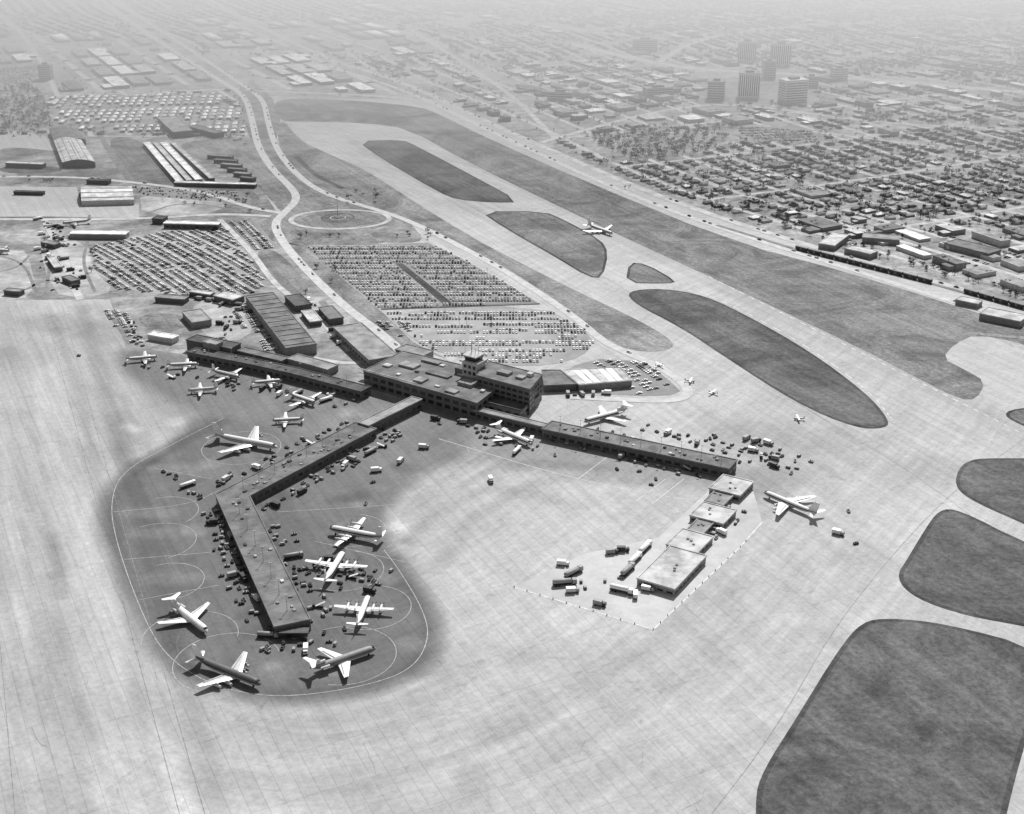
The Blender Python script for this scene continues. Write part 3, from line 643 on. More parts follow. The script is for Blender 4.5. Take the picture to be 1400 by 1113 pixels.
def PL(kind,nose,tail,label,**kw):
    a=np.array(G(*nose,2.5));b=np.array(G(*tail,2.5));d=a-b;L=np.linalg.norm(d);c=(a+b)/2
    s=min(1.1,max(.9,L/KIND[kind]['L']))
    if kind!='light':
        for t_ in np.linspace(-.45,.45,7):placed.append((c[0]+d[0]*t_,c[1]+d[1]*t_,2.6))
    return plane(kind,label,c[0],c[1],math.atan2(d[1],d[0]),s,**kw)
PL('jet3',(281,862),(238,828),'white jet with raised tailplane left of the bent pier, pointing lower right',body='white',wing='white',band='metal')
PL('jet3',(514,886),(424,917),'grey jet at the foot of the near apron right of the pier end, nose right',body='grey',belly='grey',band='midp',wing='white')
PL('jet4s',(357,937),(268,902),'dark bodied jet parked nearest the camera below the pier end',body='midp',band='dk',belly='grey',wing='metal')
PL('prop4',(450,724),(523,738),'propeller airliner nose left, uppermost of the three right of the bent pier',body='white')
PL('prop4',(470,757),(444,799),'propeller airliner ringed by carts, middle one right of the bent pier',body='white',wing='white')
PL('prop4',(504,816),(488,858),'propeller airliner with wide straight wings, lowest of three right of the bent pier',body='white')
PL('jet4',(380,613),(294,597),'large white jet with four engines above the bent pier',body='white',band='grey')
PL('prop2',(374,575),(414,573),'small white airliner just above the large jet, nose left',body='white')
PL('prop2',(432,552),(396,540),'small airliner between the left pier and the centre pier',body='white')
PL('prop2',(385,520),(344,524),'small airliner parked against the middle of the left pier',body='white')
PL('prop2',(328,517),(290,508),'small airliner second in the row below the left pier end',body='metal')
PL('prop2',(258,534),(297,531),'small airliner standing lowest in the left group',body='metal',band='grey')
PL('prop2',(272,498),(228,500),'small airliner near the left end of the long pier',body='white')
PL('prop2',(216,488),(172,492),'leftmost small airliner by the end of the long pier',body='white')
PL('jet2',(728,608),(676,586),'jet parked nose out below the terminal beside the right walkway',body='white',belly='white',wing='white')
PL('jet3',(798,577),(858,561),'jet with raised tail parked behind the right pier',body='white')
PL('jet4',(1048,675),(1112,702),'white jet alone on the open apron right of the island buildings',body='white',wing='white')
PL('jet4',(838,320),(804,308),'airliner taxiing on the runway beside the grass island',body='white')
PL('prop4',(86,306),(124,302),'white airliner beside the long white shed at far left',body='white')
PL('prop4',(12,344),(-22,342),'airliner cut off by the left edge of the picture',body='white')
PL('light',(948,519),(938,518),'light aircraft nearest the end of the loop road',body='white',wing='white')
PL('light',(970,533),(981,536),'light aircraft on the apron below the loop road end',body='white',wing='white')
PL('light',(1088,570),(1098,570),'lone light aircraft near the tip of the large grass island',body='white',wing='white')
PL('light',(905,496),(897,498),'light aircraft at the top of the small apron by the loop road',body='white',wing='white')
# ---------------------------------------------------------------- service vehicles
def wheels(e,xs_,w_,r=.45):
    for x in xs_:
        for s_ in(-1,1):MB().tube((x,s_*(w_/2-.25),r),(x,s_*w_/2,r),r,n=8).build('wheel',M['tyre'],e)
def veh(name,body):
    e=empty(name);PROTOS.append(e);return e
def tanker(paint):
    e=veh('tanker_truck',paint);MB().box(0,0,.7,11,2.2,.4).build('chassis',M['dk'],e)
    MB().box(4.4,0,1.1,2.2,2.4,1.9,0,0,.8,.95).build('cab',M[paint],e);MB().box(5.2,0,1.9,.5,2.0,.7).build('windscreen',M['glass'],e)
    MB().loft([[(x,math.cos(a)*1.25*q,2.3+math.sin(a)*1.05*q) for a in np.linspace(0,2*math.pi,13)[:-1]] for x,q in((3,.8),(2.8,1),(-5.2,1),(-5.5,.8))][::-1]).build('tank',M[paint],e,True);wheels(e,(4.2,-2.6,-4.2),2.4,.5);return e
def boxtruck(paint,box):
    e=veh('service_truck',paint);MB().box(-.2,0,.6,7,2.1,.35).build('chassis',M['dk'],e);MB().box(2.6,0,.95,1.8,2.2,1.6,0,0,.75,.95).build('cab',M[paint],e);MB().box(3.3,0,1.7,.35,1.9,.6).build('windscreen',M['glass'],e)
    MB().box(-1.1,0,.96,5,2.4,2.3).build('cargo_box',M[box],e);wheels(e,(2.4,-2.2),2.3);return e
def tug(paint):
    e=veh('baggage_tug',paint);MB().box(0,0,.4,3.2,1.7,.75,0,0,.95,.95).build('body',M[paint],e);MB().box(-.3,0,1.16,.7,1.1,.5).build('seat',M['dk'],e);MB().box(1.0,0,1.16,.25,1.3,.4).build('dashboard',M['dk'],e);wheels(e,(1.0,-1.0),1.8,.4);return e
def cart(paint,load):
    e=veh('baggage_cart',paint);MB().box(0,0,.55,3.2,1.7,.2).build('bed',M[paint],e);MB().box(-.1,0,.76,2.6,1.5,.9 if load else .3,0,0,.92,.9).build('load',M['grey' if load else 'dk'],e)
    MB().tube((1.6,0,.6),(2.5,0,.45),.08,n=5).build('tow_bar',M['dk'],e);wheels(e,(1.1,-1.1),1.6,.3);return e
def stairs(paint):
    e=veh('boarding_stairs',paint);MB().box(-.5,0,.5,6,2,.5).build('chassis',M['dk'],e);MB().box(-2.6,0,1.0,1.5,1.9,1.3,0,0,.8,.95).build('cab',M[paint],e)
    MB().hexa([(-1.6,-.8,1.0),(3.4,-.8,3.0),(3.4,.8,3.0),(-1.6,.8,1.0)],[(-1.6,-.8,1.25),(3.4,-.8,3.3),(3.4,.8,3.3),(-1.6,.8,1.25)]).build('steps',M['white'],e)
    for s_ in(-1,1):MB().tube((-1.6,s_*.8,2.1),(3.4,s_*.8,4.2),.07,n=5).build('handrail',M['steel'],e)
    wheels(e,(-2.4,1.4),2);return e
def carproto(paint,n='car'):
    b=MB();b.box(0,0,.35,4.8,1.75,.5,0,0,.97,.93);b.box(-.25,0,.85,2.6,1.55,.45,1,0,.7,.82);b.box(-.25,0,1.3,1.8,1.25,.05,0)
    for x in(1.6,-1.6):
        for s_ in(-1,1):b.box(x,s_*.78,0,.65,.25,.6,2)
    return b
TK=[tanker('white'),tanker('grey')];BT=[boxtruck('white','white'),boxtruck('grey','metal'),boxtruck('dk','grey'),boxtruck('dk','dk')];TG=[tug('dk'),tug('grey'),tug('midp')];CT_=[cart('dk',True),cart('dk',False),cart('grey',True)];SR=[stairs('dk'),stairs('white')]
def free(x,y,r):
    for a,b,c in placed:
        if (a-x)**2+(b-y)**2<(r+c)**2:return False
    placed.append((x,y,r));return True
def put(protos,x,y,rz,label,cat,group,r=2.4):
    if free(x,y,r):inst(random.choice(protos),x,y,rz,label,cat,group)
def cluster(p0,p1,jit,n,where,weights=(5,5,2,.6,1)):
    a=np.array(G(*p0));b=np.array(G(*p1));d=b-a;L=np.linalg.norm(d)+1e-6;d/=L;nn=np.array((-d[1],d[0]));ang=math.atan2(d[1],d[0])
    for _ in range(int(n*1.45)):
        p=a+d*random.uniform(0,L)+nn*random.gauss(0,jit*.75)
        k=random.choices(range(5),weights)[0];rz=ang+random.choice((0,math.pi/2,math.pi/2,-math.pi/2,math.pi))+random.gauss(0,.2)
        if k==0:put(CT_,p[0],p[1],rz,'small baggage cart '+where,'cart','baggage carts '+where,1.45)
        if k==1:put(TG,p[0],p[1],rz,'small baggage tug '+where,'tug','baggage tugs '+where,1.5)
        if k==2:put(BT,p[0],p[1],rz,'boxy service truck '+where,'truck','service trucks '+where,3.3)
        if k==3:put(TK,p[0],p[1],rz,'tanker truck '+where,'truck','tanker trucks '+where,5)
        if k==4:put(SR,p[0],p[1],rz,'wheeled boarding stairs '+where,'stairs','boarding stairs '+where,3.3)
cluster((287,700),(345,850),4.5,70,'crowded along the left side of the bent pier',(5,5,3,.3,1));cluster((296,705),(325,770),3,34,'crowded along the left side of the bent pier',(5,5,3,.3,1))
cluster((372,715),(440,850),5,42,'on the right side of the near pier arm')
cluster((360,698),(520,608),4.5,46,'below the slanting pier arm');cluster((296,665),(480,577),4.5,36,'above the slanting pier arm')
cluster((350,872),(470,872),8,24,'scattered around the near pier end');cluster((360,885),(385,900),4,8,'scattered around the near pier end')
cluster((420,775),(525,800),7,28,'around the middle propeller airliner')
cluster((520,600),(550,590),6,14,'beside the terminal foot');cluster((600,572),(668,592),4,14,'beside the terminal foot')
cluster((650,600),(735,612),6,16,'around the jet below the terminal')
cluster((752,600),(975,655),4,36,'along the near side of the right pier',(5,4,3,.5,1))
cluster((880,585),(1010,618),6,20,'behind the right pier',(5,4,2,0,1));cluster((960,603),(1100,640),11,34,'parked right of the right pier end',(5,4,2,.2,1))
cluster((1020,600),(1050,610),4,8,'parked right of the right pier end',(1,1,3,0,0))
cluster((225,645),(245,658),2,8,'at the left rim of the stained apron');cluster((255,665),(275,690),3,8,'at the left rim of the stained apron')
cluster((180,440),(195,475),3,8,'at the left end of the long pier');cluster((300,520),(480,555),6,30,'among the small airliners');cluster((190,500),(330,530),6,14,'among the small airliners')
cluster((770,541),(835,541),2,14,'by the white freight building',(0,1,6,0,0));cluster((230,405),(335,418),4,26,'in the yard above the long pier',(1,1,6,1,0));cluster((330,420),(300,470),6,16,'in the yard above the long pier',(1,1,4,0,0))
cluster((415,410),(470,470),4,18,'beside the cargo shed',(1,1,6,.5,0));cluster((55,340),(110,400),10,22,'in the left maintenance yard',(2,2,5,.5,0));cluster((60,318),(100,340),8,12,'in the left maintenance yard',(2,2,4,0,0))
cluster((50,300),(100,325),5,14,'around the far left airliner',(3,2,3,1,1));cluster((800,590),(870,600),4,10,'around the jet behind the right pier');cluster((540,650),(900,650),30,5,'driving on the open apron',(1,3,1,0,0))
for px,py,a,P_,lb in((882,752,30,TK[:1],'white tanker truck upper of the pair on the island'),(868,768,30,TK[:1],'white tanker truck lower of the pair on the island'),(858,783,32,TK,'tanker truck behind the pair on the island'),(850,810,115,TK,'tanker truck near the island front line'),(820,828,115,BT,'flat dark truck on the front line of the island'),(772,800,80,TK,'tanker at the left corner of the island'),(784,786,45,TK,'tanker above the left corner of the island'),(770,773,100,BT,'box truck left of the island'),(852,754,90,BT,'box truck upper left on the island'),(886,808,110,BT,'small truck in front of the largest island building'),(1146,731,120,BT,'lone vehicle on open concrete right of the island'),(1170,744,70,TG,'lone small tug on open concrete far right'),(1160,700,0,TG,'lone tug right of the parked jet'),(548,632,20,BT,'lone truck on the apron below the terminal'),(515,645,80,BT,'lone dark vehicle left of open apron centre'),(510,660,60,TG,'lone tug on the open apron beside the slanting pier'),(108,487,90,TG,'lone vehicle on the far left apron'),(837,757,80,BT,'second box truck on the upper island'),(783,810,85,BT,'truck beside the left corner of the island'),(500,690,10,TG,'lone tug between slanting pier and open apron')):
    x,y=G(px,py);placed.append((x,y,4));s_=1.2 if 'tanker' in lb else 1.0;inst(random.choice(P_),x,y,R(90-a),lb,'vehicle',None,0,(s_,s_,s_))
cluster((790,800),(880,800),5,5,'on the refuelling island',(3,4,1,0,0));cluster((960,738),(1012,698),5,14,'beside the island buildings',(3,4,2,0,0))
# ---------------------------------------------------------------- cars
CM=[M['white'],M['metal'],M['grey'],M['midp'],M['dk'],M['glass'],M['tyre']]
carP=[]
for i in range(5):
    b=carproto(None);b.m=[{0:i,1:5,2:6}[q] for q in b.m];carP.append(b)
CW=(8,6,4,2,2)
cars=[]
def addcar(x,y,rz):cars.append((random.choices(range(5),CW)[0],x,y,0.16,rz+random.choice((0,math.pi))+random.gauss(0,.03),1,1,1))
MED=[(536,358),(554,358),(622,415),(602,417)]
def rows(poly,y0,y1,x0,x1,n,fill,excl=None,run=0):
    Y0=G(500,y0)[1];Y1=G(500,y1)[1]
    for k in range(n):
        Yk=Y0+(Y1-Y0)*k/(n-1)
        for o_ in(-2.6,2.6):
            X=G(x0,y0)[0]*1.3;on=True
            while X<G(x1,y0)[0]*1.3+200:
                X+=2.65
                if run and random.random()<.07:on=random.random()<fill
                p=proj(X,Yk+o_)
                if p[0]<x0 or p[0]>x1:continue
                if inpoly(p[0],p[1],poly) and not(excl and inpoly(p[0],p[1],excl)):
                    if (on and random.random()<.92) if run else random.random()<fill:addcar(X,Yk+o_,math.pi/2)
rows(LOT1,339.5,418,415,740,12,.93,MED);rows(LOT1B,430,496,520,815,9,.58,None,1)
def rows2(poly,azd,pitch,fill,step=2.8,cx=240,cy=360,ext=200):
    c=np.array(G(cx,cy));d=np.array(az(azd));n_=np.array((d[1],-d[0]))
    for k in range(-30,31):
        for o_ in(-2.7,2.7):
            for j in np.arange(-ext,ext,step):
                p=c+n_*(k*pitch+o_+5*math.sin(j*.012+1))+d*j;q_=proj(p[0],p[1])
                if inpoly(q_[0],q_[1],poly) and random.random()<fill+.2*math.sin(j*.06+k):addcar(p[0],p[1],math.atan2(n_[1],n_[0]))
rows2(LOT2,-38,14.5,.84);rows2(LOT3,-26,14,.8,cx=345,cy=322);rows2([(180,256),(325,262),(342,278),(200,267)],85,15,.5,cx=260,cy=264)
rows2([(805,492),(880,496),(912,520),(930,538),(870,540),(850,520)],-26,16,.5,cx=860,cy=515);rows2([(140,425),(175,425),(205,470),(180,472)],-26,12,.5,cx=170,cy=450)
rows2([(0,92),(60,90),(60,112),(0,114)],88,17,.7,cx=30,cy=102,ext=100);rows2([(1010,172),(1110,180),(1120,196),(1010,190)],80,17,.8,cx=1060,cy=184)
rows2([(300,410),(335,412),(400,478),(360,480)],-22,14,.6,cx=345,cy=445);rows2([(560,440),(500,440),(530,470),(560,480)],-26,16,.3,cx=530,cy=455)
for (p,w_,m) in roads[:5]:
    wp_=chaikin(W(p),3,False)
    for i in range(len(wp_)-1):
        a,b=np.array(wp_[i]),np.array(wp_[i+1]);L=np.linalg.norm(b-a)
        if random.random()<L/50:
            q_=a+(b-a)*random.random();d=(b-a)/L;cars.append((random.choices(range(5),CW)[0],q_[0]-d[1]*1.8,q_[1]+d[0]*1.8,.28,math.atan2(d[1],d[0]),1,1,1))
PA=np.array(placed)
cars=[c for c in cars if not ((PA[:,0]-c[1])**2+(PA[:,1]-c[2])**2<(PA[:,2]+1)**2).any()]
cars.sort(key=lambda c:c[2])
carmesh=[b.mesh('parked_car',CM) for b in carP]
def zone(c):
    q_=proj(c[1],c[2])
    if inpoly(*q_,LOT1B):return 'in the half empty lower part of the main car park'
    if inpoly(*q_,LOT1):return 'in the packed upper part of the main car park'
    if inpoly(*q_,LOT2):return 'in the irregular rows of the left car park'
    if c[3]>.2:return 'driving on the airport loop road'
    return 'parked in the yards around the terminal' if q_[0]<700 else 'parked beside the loop road end'
for c in cars[:300]:
    o_=link('parked_car',carmesh[c[0]]);o_.location=c[1:4];o_.rotation_euler=(0,0,c[4])
    z_=zone(c);tn=('white','silver','grey','dark grey','black')[c[0]];top(o_,tn+' car '+z_,'car',tn+' cars '+z_)
# ---------------------------------------------------------------- trees, houses, blocks
def treeparts(nl,rad,hgt,leafs,seed):
    rr=random.Random(seed);t_=MB();t_.tube((0,0,0),(0,0,hgt*.45),.35,.22,6)
    for k in range(5):
        a=k*1.26+rr.random();t_.tube((0,0,hgt*.35),(math.cos(a)*rad*.6,math.sin(a)*rad*.6,hgt*.75),.16,.05,4)
    c=MB();lobes=[(rr.uniform(-.5,.5)*rad,rr.uniform(-.5,.5)*rad,hgt*rr.uniform(.5,.85),rad*rr.uniform(.35,.6)) for _ in range(6)]
    for k in range(nl):
        lx,ly,lz,lr=rr.choice(lobes)
        while True:
            p=[rr.uniform(-1,1) for _ in range(3)]
            if .25<sum(q*q for q in p)<1:break
        p=(lx+p[0]*lr,ly+p[1]*lr,lz+p[2]*lr*.8);s_=leafs*rr.uniform(.6,1.3)
        a=np.array([rr.gauss(0,1) for _ in range(3)]);a/=np.linalg.norm(a);b=np.cross(a,[rr.gauss(0,1) for _ in range(3)]);b/=np.linalg.norm(b)
        pp=np.array(p);c.face([pp-a*s_,pp-b*s_*.7,pp+a*s_,pp+b*s_*.7],0)
    return t_,c
TP=[];TS=[]
for k in range(5):
    t_,c=treeparts(130,4.3+k*.3,6.4+k*.4,.55,k);lm=M['leaf'] if k%2==0 else M['leaf2']
    e=empty('tree');t_.build('trunk',M['bark'],e);c.build('crown',lm,e);TP.append(e);PROTOS.append(e)
    t_,c=treeparts(24,4.5+k*.3,6.4+k*.4,1.0,k+20);t2=MB().tube((0,0,0),(0,0,4.5),.3,.2,4);TS.append(join(t2,c,remap=[{0:2},{0:(0 if k%2==0 else 1)}]))
HM=[M['w_light'],M['r_dark'],M['r_tar'],M['r_mid'],M['r_light'],M['r_white'],M['w_mid']]
def gable(L,Wd,h,rise):
    w_=MB();w_.hexa([(-L/2,-Wd/2,0),(L/2,-Wd/2,0),(L/2,Wd/2,0),(-L/2,Wd/2,0)],[(-L/2,-Wd/2,h),(L/2,-Wd/2,h),(L/2,Wd/2,h),(-L/2,Wd/2,h)])
    r=MB();a=L/2+.4;b=Wd/2+.4;k=L/2-Wd*.25
    r.v=[(-a,-b,h+.01),(a,-b,h+.01),(a,b,h+.01),(-a,b,h+.01),(-k,0,h+rise),(k,0,h+rise)];r.f=[(0,1,5,4),(2,3,4,5),(1,2,5),(3,0,4),(3,2,1,0)];r.m=[0]*5
    return w_,r
def flatb(L,Wd,h,units,ell=False):
    w_=MB();w_.hexa([(-L/2,-Wd/2,0),(L/2,-Wd/2,0),(L/2,Wd/2,0),(-L/2,Wd/2,0)],[(-L/2,-Wd/2,h),(L/2,-Wd/2,h),(L/2,Wd/2,h),(-L/2,Wd/2,h)],cap=False)
    r=MB().box(0,0,h+.01,L+.4,Wd+.4,.4)
    if ell:
        w_.box(L*.3,-Wd*.8,0,L*.35,Wd*.6,h*.7);r.box(L*.3,-Wd*.8,h*.7+.01,L*.36,Wd*.6,.3)
    rr=random.Random(units)
    for _ in range(units):r.box(rr.uniform(-.4,.4)*L,rr.uniform(-.35,.35)*Wd,h+.42,rr.uniform(1,3),rr.uniform(1,2),.9)
    return w_,r
HS=[];HI=[];FS=[];FI=[];MS=[];MI_=[]
for k in range(6):
    w_,r=gable(12+k*.7,7.5+k%3,2.4,1.4);rm=(3,2,3,3,4,5)[k];HS.append(join(w_,r,remap=[{0:(0,6)[k%2]},{0:rm}]));e=empty('house');w_.build('wall',HM[(0,6)[k%2]],e);r.build('roof',HM[rm],e);HI.append(e);PROTOS.append(e)
for k in range(6):
    w_,r=flatb(40,24,4.5,k,k%2==1);rm=(5,4,3,2,4,5)[k];FS.append(join(w_,r,remap=[{0:(0,6)[k%2]},{0:rm}]));e=empty('commercial_building');w_.build('wall',HM[(0,6)[k%2]],e);r.build('roof',HM[rm],e);FI.append(e);PROTOS.append(e)
for k in range(3):
    w_,r=gable(17,5.5,2.6,1.0);rm=(5,5,4)[k];MS.append(join(w_,r,remap=[{0:6},{0:rm}]));e=empty('row_house');w_.build('wall',HM[6],e);r.build('roof',HM[rm],e);MI_.append(e);PROTOS.append(e)
AFX=[(-300,188),(60,184),(140,186),(340,187),(342,112),(380,126),(600,130),(700,176),(820,228),(1000,296),(1100,324),(1300,376),(1700,480),(1700,1300),(-300,1300)]
ZONES=[('mob',[(70,135),(290,128),(330,150),(335,182),(140,180),(80,175)]),('skip',[(-50,88),(62,88),(62,114),(-50,116)]),('trees',[(-50,116),(60,118),(72,178),(-50,180)]),
('ind',[(-60,48),(180,52),(240,62),(290,105),(330,120),(70,130),(20,85),(-60,85)]),('ind',[(245,76),(430,76),(560,130),(350,130)]),('ind',[(260,30),(520,30),(600,75),(430,70),(290,62)]),
('skip',[(955,95),(1110,95),(1115,142),(955,142)]),('skip',[(1008,170),(1118,178),(1122,198),(1008,192)]),
('com',[(1090,298),(1250,305),(1700,330),(1700,470),(1300,374),(1100,322)]),('trees',[(780,190),(900,172),(985,180),(1000,198),(930,215),(840,220)]),
('com',[(560,95),(960,85),(1000,150),(1010,168),(820,178),(760,195),(600,130)]),
('com',[(1130,110),(1700,115),(1700,150),(1120,150)])]
def ztype(px,py):
    if py<-45 or px<-140 or px>1560 or inpoly(px,py,AFX):return None
    for n_,p in ZONES:
        if inpoly(px,py,p):return n_
    n_=math.sin(px*.037+py*.11)+math.sin(px*.017-py*.19+2)+.7*math.sin(px*.09+py*.05+1)
    if py<185:
        if n_>.75 and not(px<430 and py<60):return 'com'
        if n_<-1.3:return 'trees'
        return 'res'
    if n_<-1.9:return 'trees'
    if n_>2.2:return 'com'
    return 'res'
du=np.array(az(-26));dv=np.array(az(64))
houses=[];coms=[];mobs=[];trees=[];stq=MB()
UA=math.atan2(du[1],du[0])
def Q(u,v):return du*(u+22*math.sin(v/260.0+1))+dv*(v+26*math.sin(u/330.0)+12*math.sin(u/140.0+v/500.0))
def addtree(p,s=1.0,r=3):
    if clear(p,r):trees.append((random.choice((0,2,4,0,2,1,3,1)),p[0],p[1],0,random.random()*6.28,s*random.uniform(.55,1.3),s*random.uniform(.55,1.3),s*random.uniform(.6,1.1)))
fine=lambda p:ztype(*[float(q) for q in proj(p[0],p[1])])
VS=48
for v in np.arange(-2592,4200,VS):
    for u in np.arange(700,4300,15.0):
        p=Q(u,v)
        px,py=[float(q) for q in proj(p[0],p[1])]
        if px<-60 or px>1460 or py<-30 or py>480:continue
        z_=ztype(px,py);iu=int(round((u-700)/15))
        if z_ in('res','com'):
            a,b,c,d=Q(u-7.5,v-3.6),Q(u+7.5,v-3.6),Q(u+7.5,v+3.6),Q(u-7.5,v+3.6);stq.face([(*a,.06),(*d,.06),(*c,.06),(*b,.06)])
            if iu%12==0:
                a,b,c,d=Q(u-3.4,v+3.6),Q(u+3.4,v+3.6),Q(u+3.4,v+VS-3.6),Q(u-3.4,v+VS-3.6)
                if fine(Q(u,v+VS)) is not None:stq.face([(*a,.06),(*d,.06),(*c,.06),(*b,.06)])
        if z_=='res':
            for sd in(-1,1):
                if iu%12==0:continue
                if random.random()<.93:
                    q_=Q(u+random.uniform(-1.5,1.5),v+sd*(12+random.uniform(-1,2)))
                    if fine(q_)=='res' and clear(q_,9):houses.append((random.choice((0,1,2,3,4,5,0,1,2)),q_[0],q_[1],0,UA+random.choice((0,math.pi/2))+random.gauss(0,.06),random.uniform(.6,.92),random.uniform(.65,1.0),random.uniform(.8,1)))
                for _ in range(random.choice((2,2,3,4)) if py>165 else (random.choice((1,2,2)) if py>70 else random.choice((0,1,1)))):
                    q_=Q(u+random.uniform(-7,7),v+sd*random.uniform(4.5,24))
                    if fine(q_)=='res':addtree(q_,.76)
        if z_=='trees':
            for _ in range(8 if py>70 else 4):
                q_=Q(u+random.uniform(-8,8),v+random.uniform(-24,24))
                if fine(q_)=='trees':addtree(q_,.95)
        if z_=='com':
            for _ in range(random.choice((0,1,1,2))):addtree(Q(u+random.uniform(-10,10),v+random.uniform(-12,12)),.7)
for v in np.arange(-2592,4200,VS):
    for u in np.arange(700,4300,40):
        p=Q(u+random.uniform(-6,6),v+VS/2+random.uniform(-3,3));z_=fine(p)
        if z_=='com' and random.random()<.9:
            sx,sy=random.choice(((.95,1.2),(.4,.5),(.5,1.0),(.9,.6),(.35,.8),(.7,.7),(.95,.5),(.5,.5)))
            sx*=random.uniform(.8,1.1);sy*=random.uniform(.8,1.1)
            if clear(p,12+12*max(sx,sy*.6)):coms.append((random.choice((0,1,2,3,4,5,2,3)),p[0],p[1],0,UA+random.choice((0,math.pi))+random.gauss(0,.03),sx,sy,random.choice((.6,.8,.8,1,1.3))))
            if random.random()<.4 and clear(p,25):
                for k in range(12):
                    q_=Q(u-18+k*2.9,v+7+random.choice((0,34)));cars.append((random.choices(range(5),CW)[0],q_[0],q_[1],.08,UA+math.pi/2,1,1,1))
for j,v in enumerate(np.arange(-2600,2000,34)):
    for u in np.arange(700,4300,112):
        p=du*(u+random.uniform(-4,4))+dv*v;z_=fine(p)
        if z_=='ind' and j%4==3:
            for k in range(-3,4):
                q2=du*(u+k*18)+dv*v;a,b,c,d=[q2+du*s1*9+dv*s2*5 for s1,s2 in((-1,-1),(1,-1),(1,1),(-1,1))];stq.face([(*a,.06),(*d,.06),(*c,.06),(*b,.06)])
            continue
        if z_=='ind' and random.random()<.96:
            L_=random.uniform(1.7,2.65)
            if min(clear(p+du*s_*L_*19,14) for s_ in(-1,-.5,0,.5,1)):coms.append((random.choice((0,1,4,5,2,3,2)),p[0],p[1],0,UA+(math.pi if random.random()<.5 else 0),L_,random.uniform(.75,1.15),random.uniform(.8,1.1)))
            elif clear(p,18):coms.append((random.choice((0,4,2)),p[0],p[1],0,UA,.6,.6,1))
        if z_=='ind':
            for _ in range(3):addtree(p+du*random.uniform(-45,45)+dv*17,.6)
du2=np.array(az(-8));dv2=np.array(az(82))
for v in np.arange(-1500,0,11.5):
    for u in np.arange(1000,3600,24):
        p=du2*u+dv2*v;z_=fine(p)
        if z_=='mob' and clear(p,8):
            if random.random()<.8 and int(u/24)%5:mobs.append((random.randrange(3),p[0],p[1],0,math.atan2(du2[1],du2[0])+random.gauss(0,.04),random.uniform(.7,1.05),1,1))
            if random.random()<.7:addtree(p+dv2*5,.6)
top(stq.build('street_grid',M['street']),kind='structure')
for (x0,y0,x1,y1,n_) in ((300,165,340,200,16),(60,305,75,345,5),(405,318,470,330,4),(190,180,300,190,22),(470,262,520,285,9),(250,262,350,282,14),(120,340,130,375,6),(540,318,590,330,6),(640,438,700,450,3),(410,350,470,410,7),(0,245,80,250,5),(310,270,350,290,8),(820,232,900,262,6),(0,180,60,190,10)):
    for _ in range(n_):
        x,y=G(random.uniform(x0,x1),random.uniform(y0,y1))
        if free(x,y,2):addtree((x,y),.7,1)
for _ in range(45):
    t_=random.random();x,y=G(1100+t_*320,318+t_*92+random.uniform(-4,6))
    if free(x,y,2):addtree((x,y),.75,1)
houses.sort(key=lambda c:c[2]);coms.sort(key=lambda c:c[2]);mobs.sort(key=lambda c:c[2]);trees.sort(key=lambda c:c[2])
def emit(L,protos,desc,cat,group,stuffname,stuffprotos,mats,stufflabel):
    for c in L[:300]:
        q_=proj(c[1],c[2]);px=float(q_[0]);py=float(q_[1])
        if px<345:w_='in the blocks left of the airport road'
        elif px<800:w_='in the district above the runway end'
        elif py>330:w_='along the railway right of the runway'
        elif px<1100:w_='in the neighbourhood just beyond the boundary road'
        else:w_='in the tree filled neighbourhood at the right'
        if group=='tree' and inpoly(px,py,AFX):w_='inside the airport grounds'
        inst(protos[c[0]],c[1],c[2],c[4],desc(c[0])+' '+w_,cat,group+'s: '+desc(c[0])+' '+w_,z=c[3],s=c[5:8])
    if len(L)>300:top(merged(stuffname,L[300:],stuffprotos,mats),stufflabel,cat,kind='stuff')
emit(houses,HI,lambda k:('grey roofed','dark roofed','grey roofed','grey roofed','pale roofed','white roofed')[k]+' small house','house','house','distant_houses',HS,HM,'mass of distant small houses fading toward the top')
emit(coms,FI,lambda k:('white','pale','grey','dark','pale','white')[k]+' flat roofed block','building','block','distant_buildings',FS,HM,'mass of distant flat roofed city blocks')
emit(mobs,MI_,lambda k:('white','white','pale')[k]+' roofed row house','house','row house','distant_row_houses',MS,HM,'farther rows of small white roofed homes at upper left')
emit(trees,TP,lambda k:('dark','pale bare')[k%2]+' rounded tree','tree','tree','distant_trees',TS,[M['leaf'],M['leaf2'],M['bark']],'mass of distant trees across the city')
top(merged('distant_parked_cars',cars[300:],carP,CM),'mass of farther parked cars filling the car parks','car',kind='stuff')
# high rises
def tower(label,px,pyb,wm,dm,h,rz,wall,style,roof='r_mid'):
    x,y=G(px,pyb);e=empty('high_rise',(x,y+dm/2,0),R(rz));top(e,label,'tower block')
    MB().box(0,0,0,wm,dm,h).build('wall',M[wall],e);MB().box(0,0,h+.01,wm+1,dm+1,1).build('roof',M[roof],e);MB().box(0,0,h+1.02,wm*.4,dm*.4,3).build('plant_room',M['w_mid'],e)
    if style=='v':
        for k in range(10):
            xx=-wm/2+(k+.5)*wm/10;MB().box(xx,-dm/2-.06,3,wm/20,.1,h-5).build('window_strip',M['glass'],e)
        for k in range(6):
            yy=-dm/2+(k+.5)*dm/6
            for s_ in(-1,1):MB().box(s_*(wm/2+.06),yy,3,.1,dm/12,h-5).build('window_strip',M['glass'],e)
    else:
        n_=int(h/3.6)
        for k in range(n_):
            MB().box(0,-dm/2-.06,2+k*3.6,wm*.94,.1,1.3).build('window_strip',M['glass'],e)
            for s_ in(-1,1):MB().box(s_*(wm/2+.06),0,2+k*3.6,.1,dm*.9,1.3).build('window_strip',M['glass'],e)
tower('white tower with dark vertical window strips, tallest in the centre of the cluster',1025,134,32,26,36,-8,'white','v')
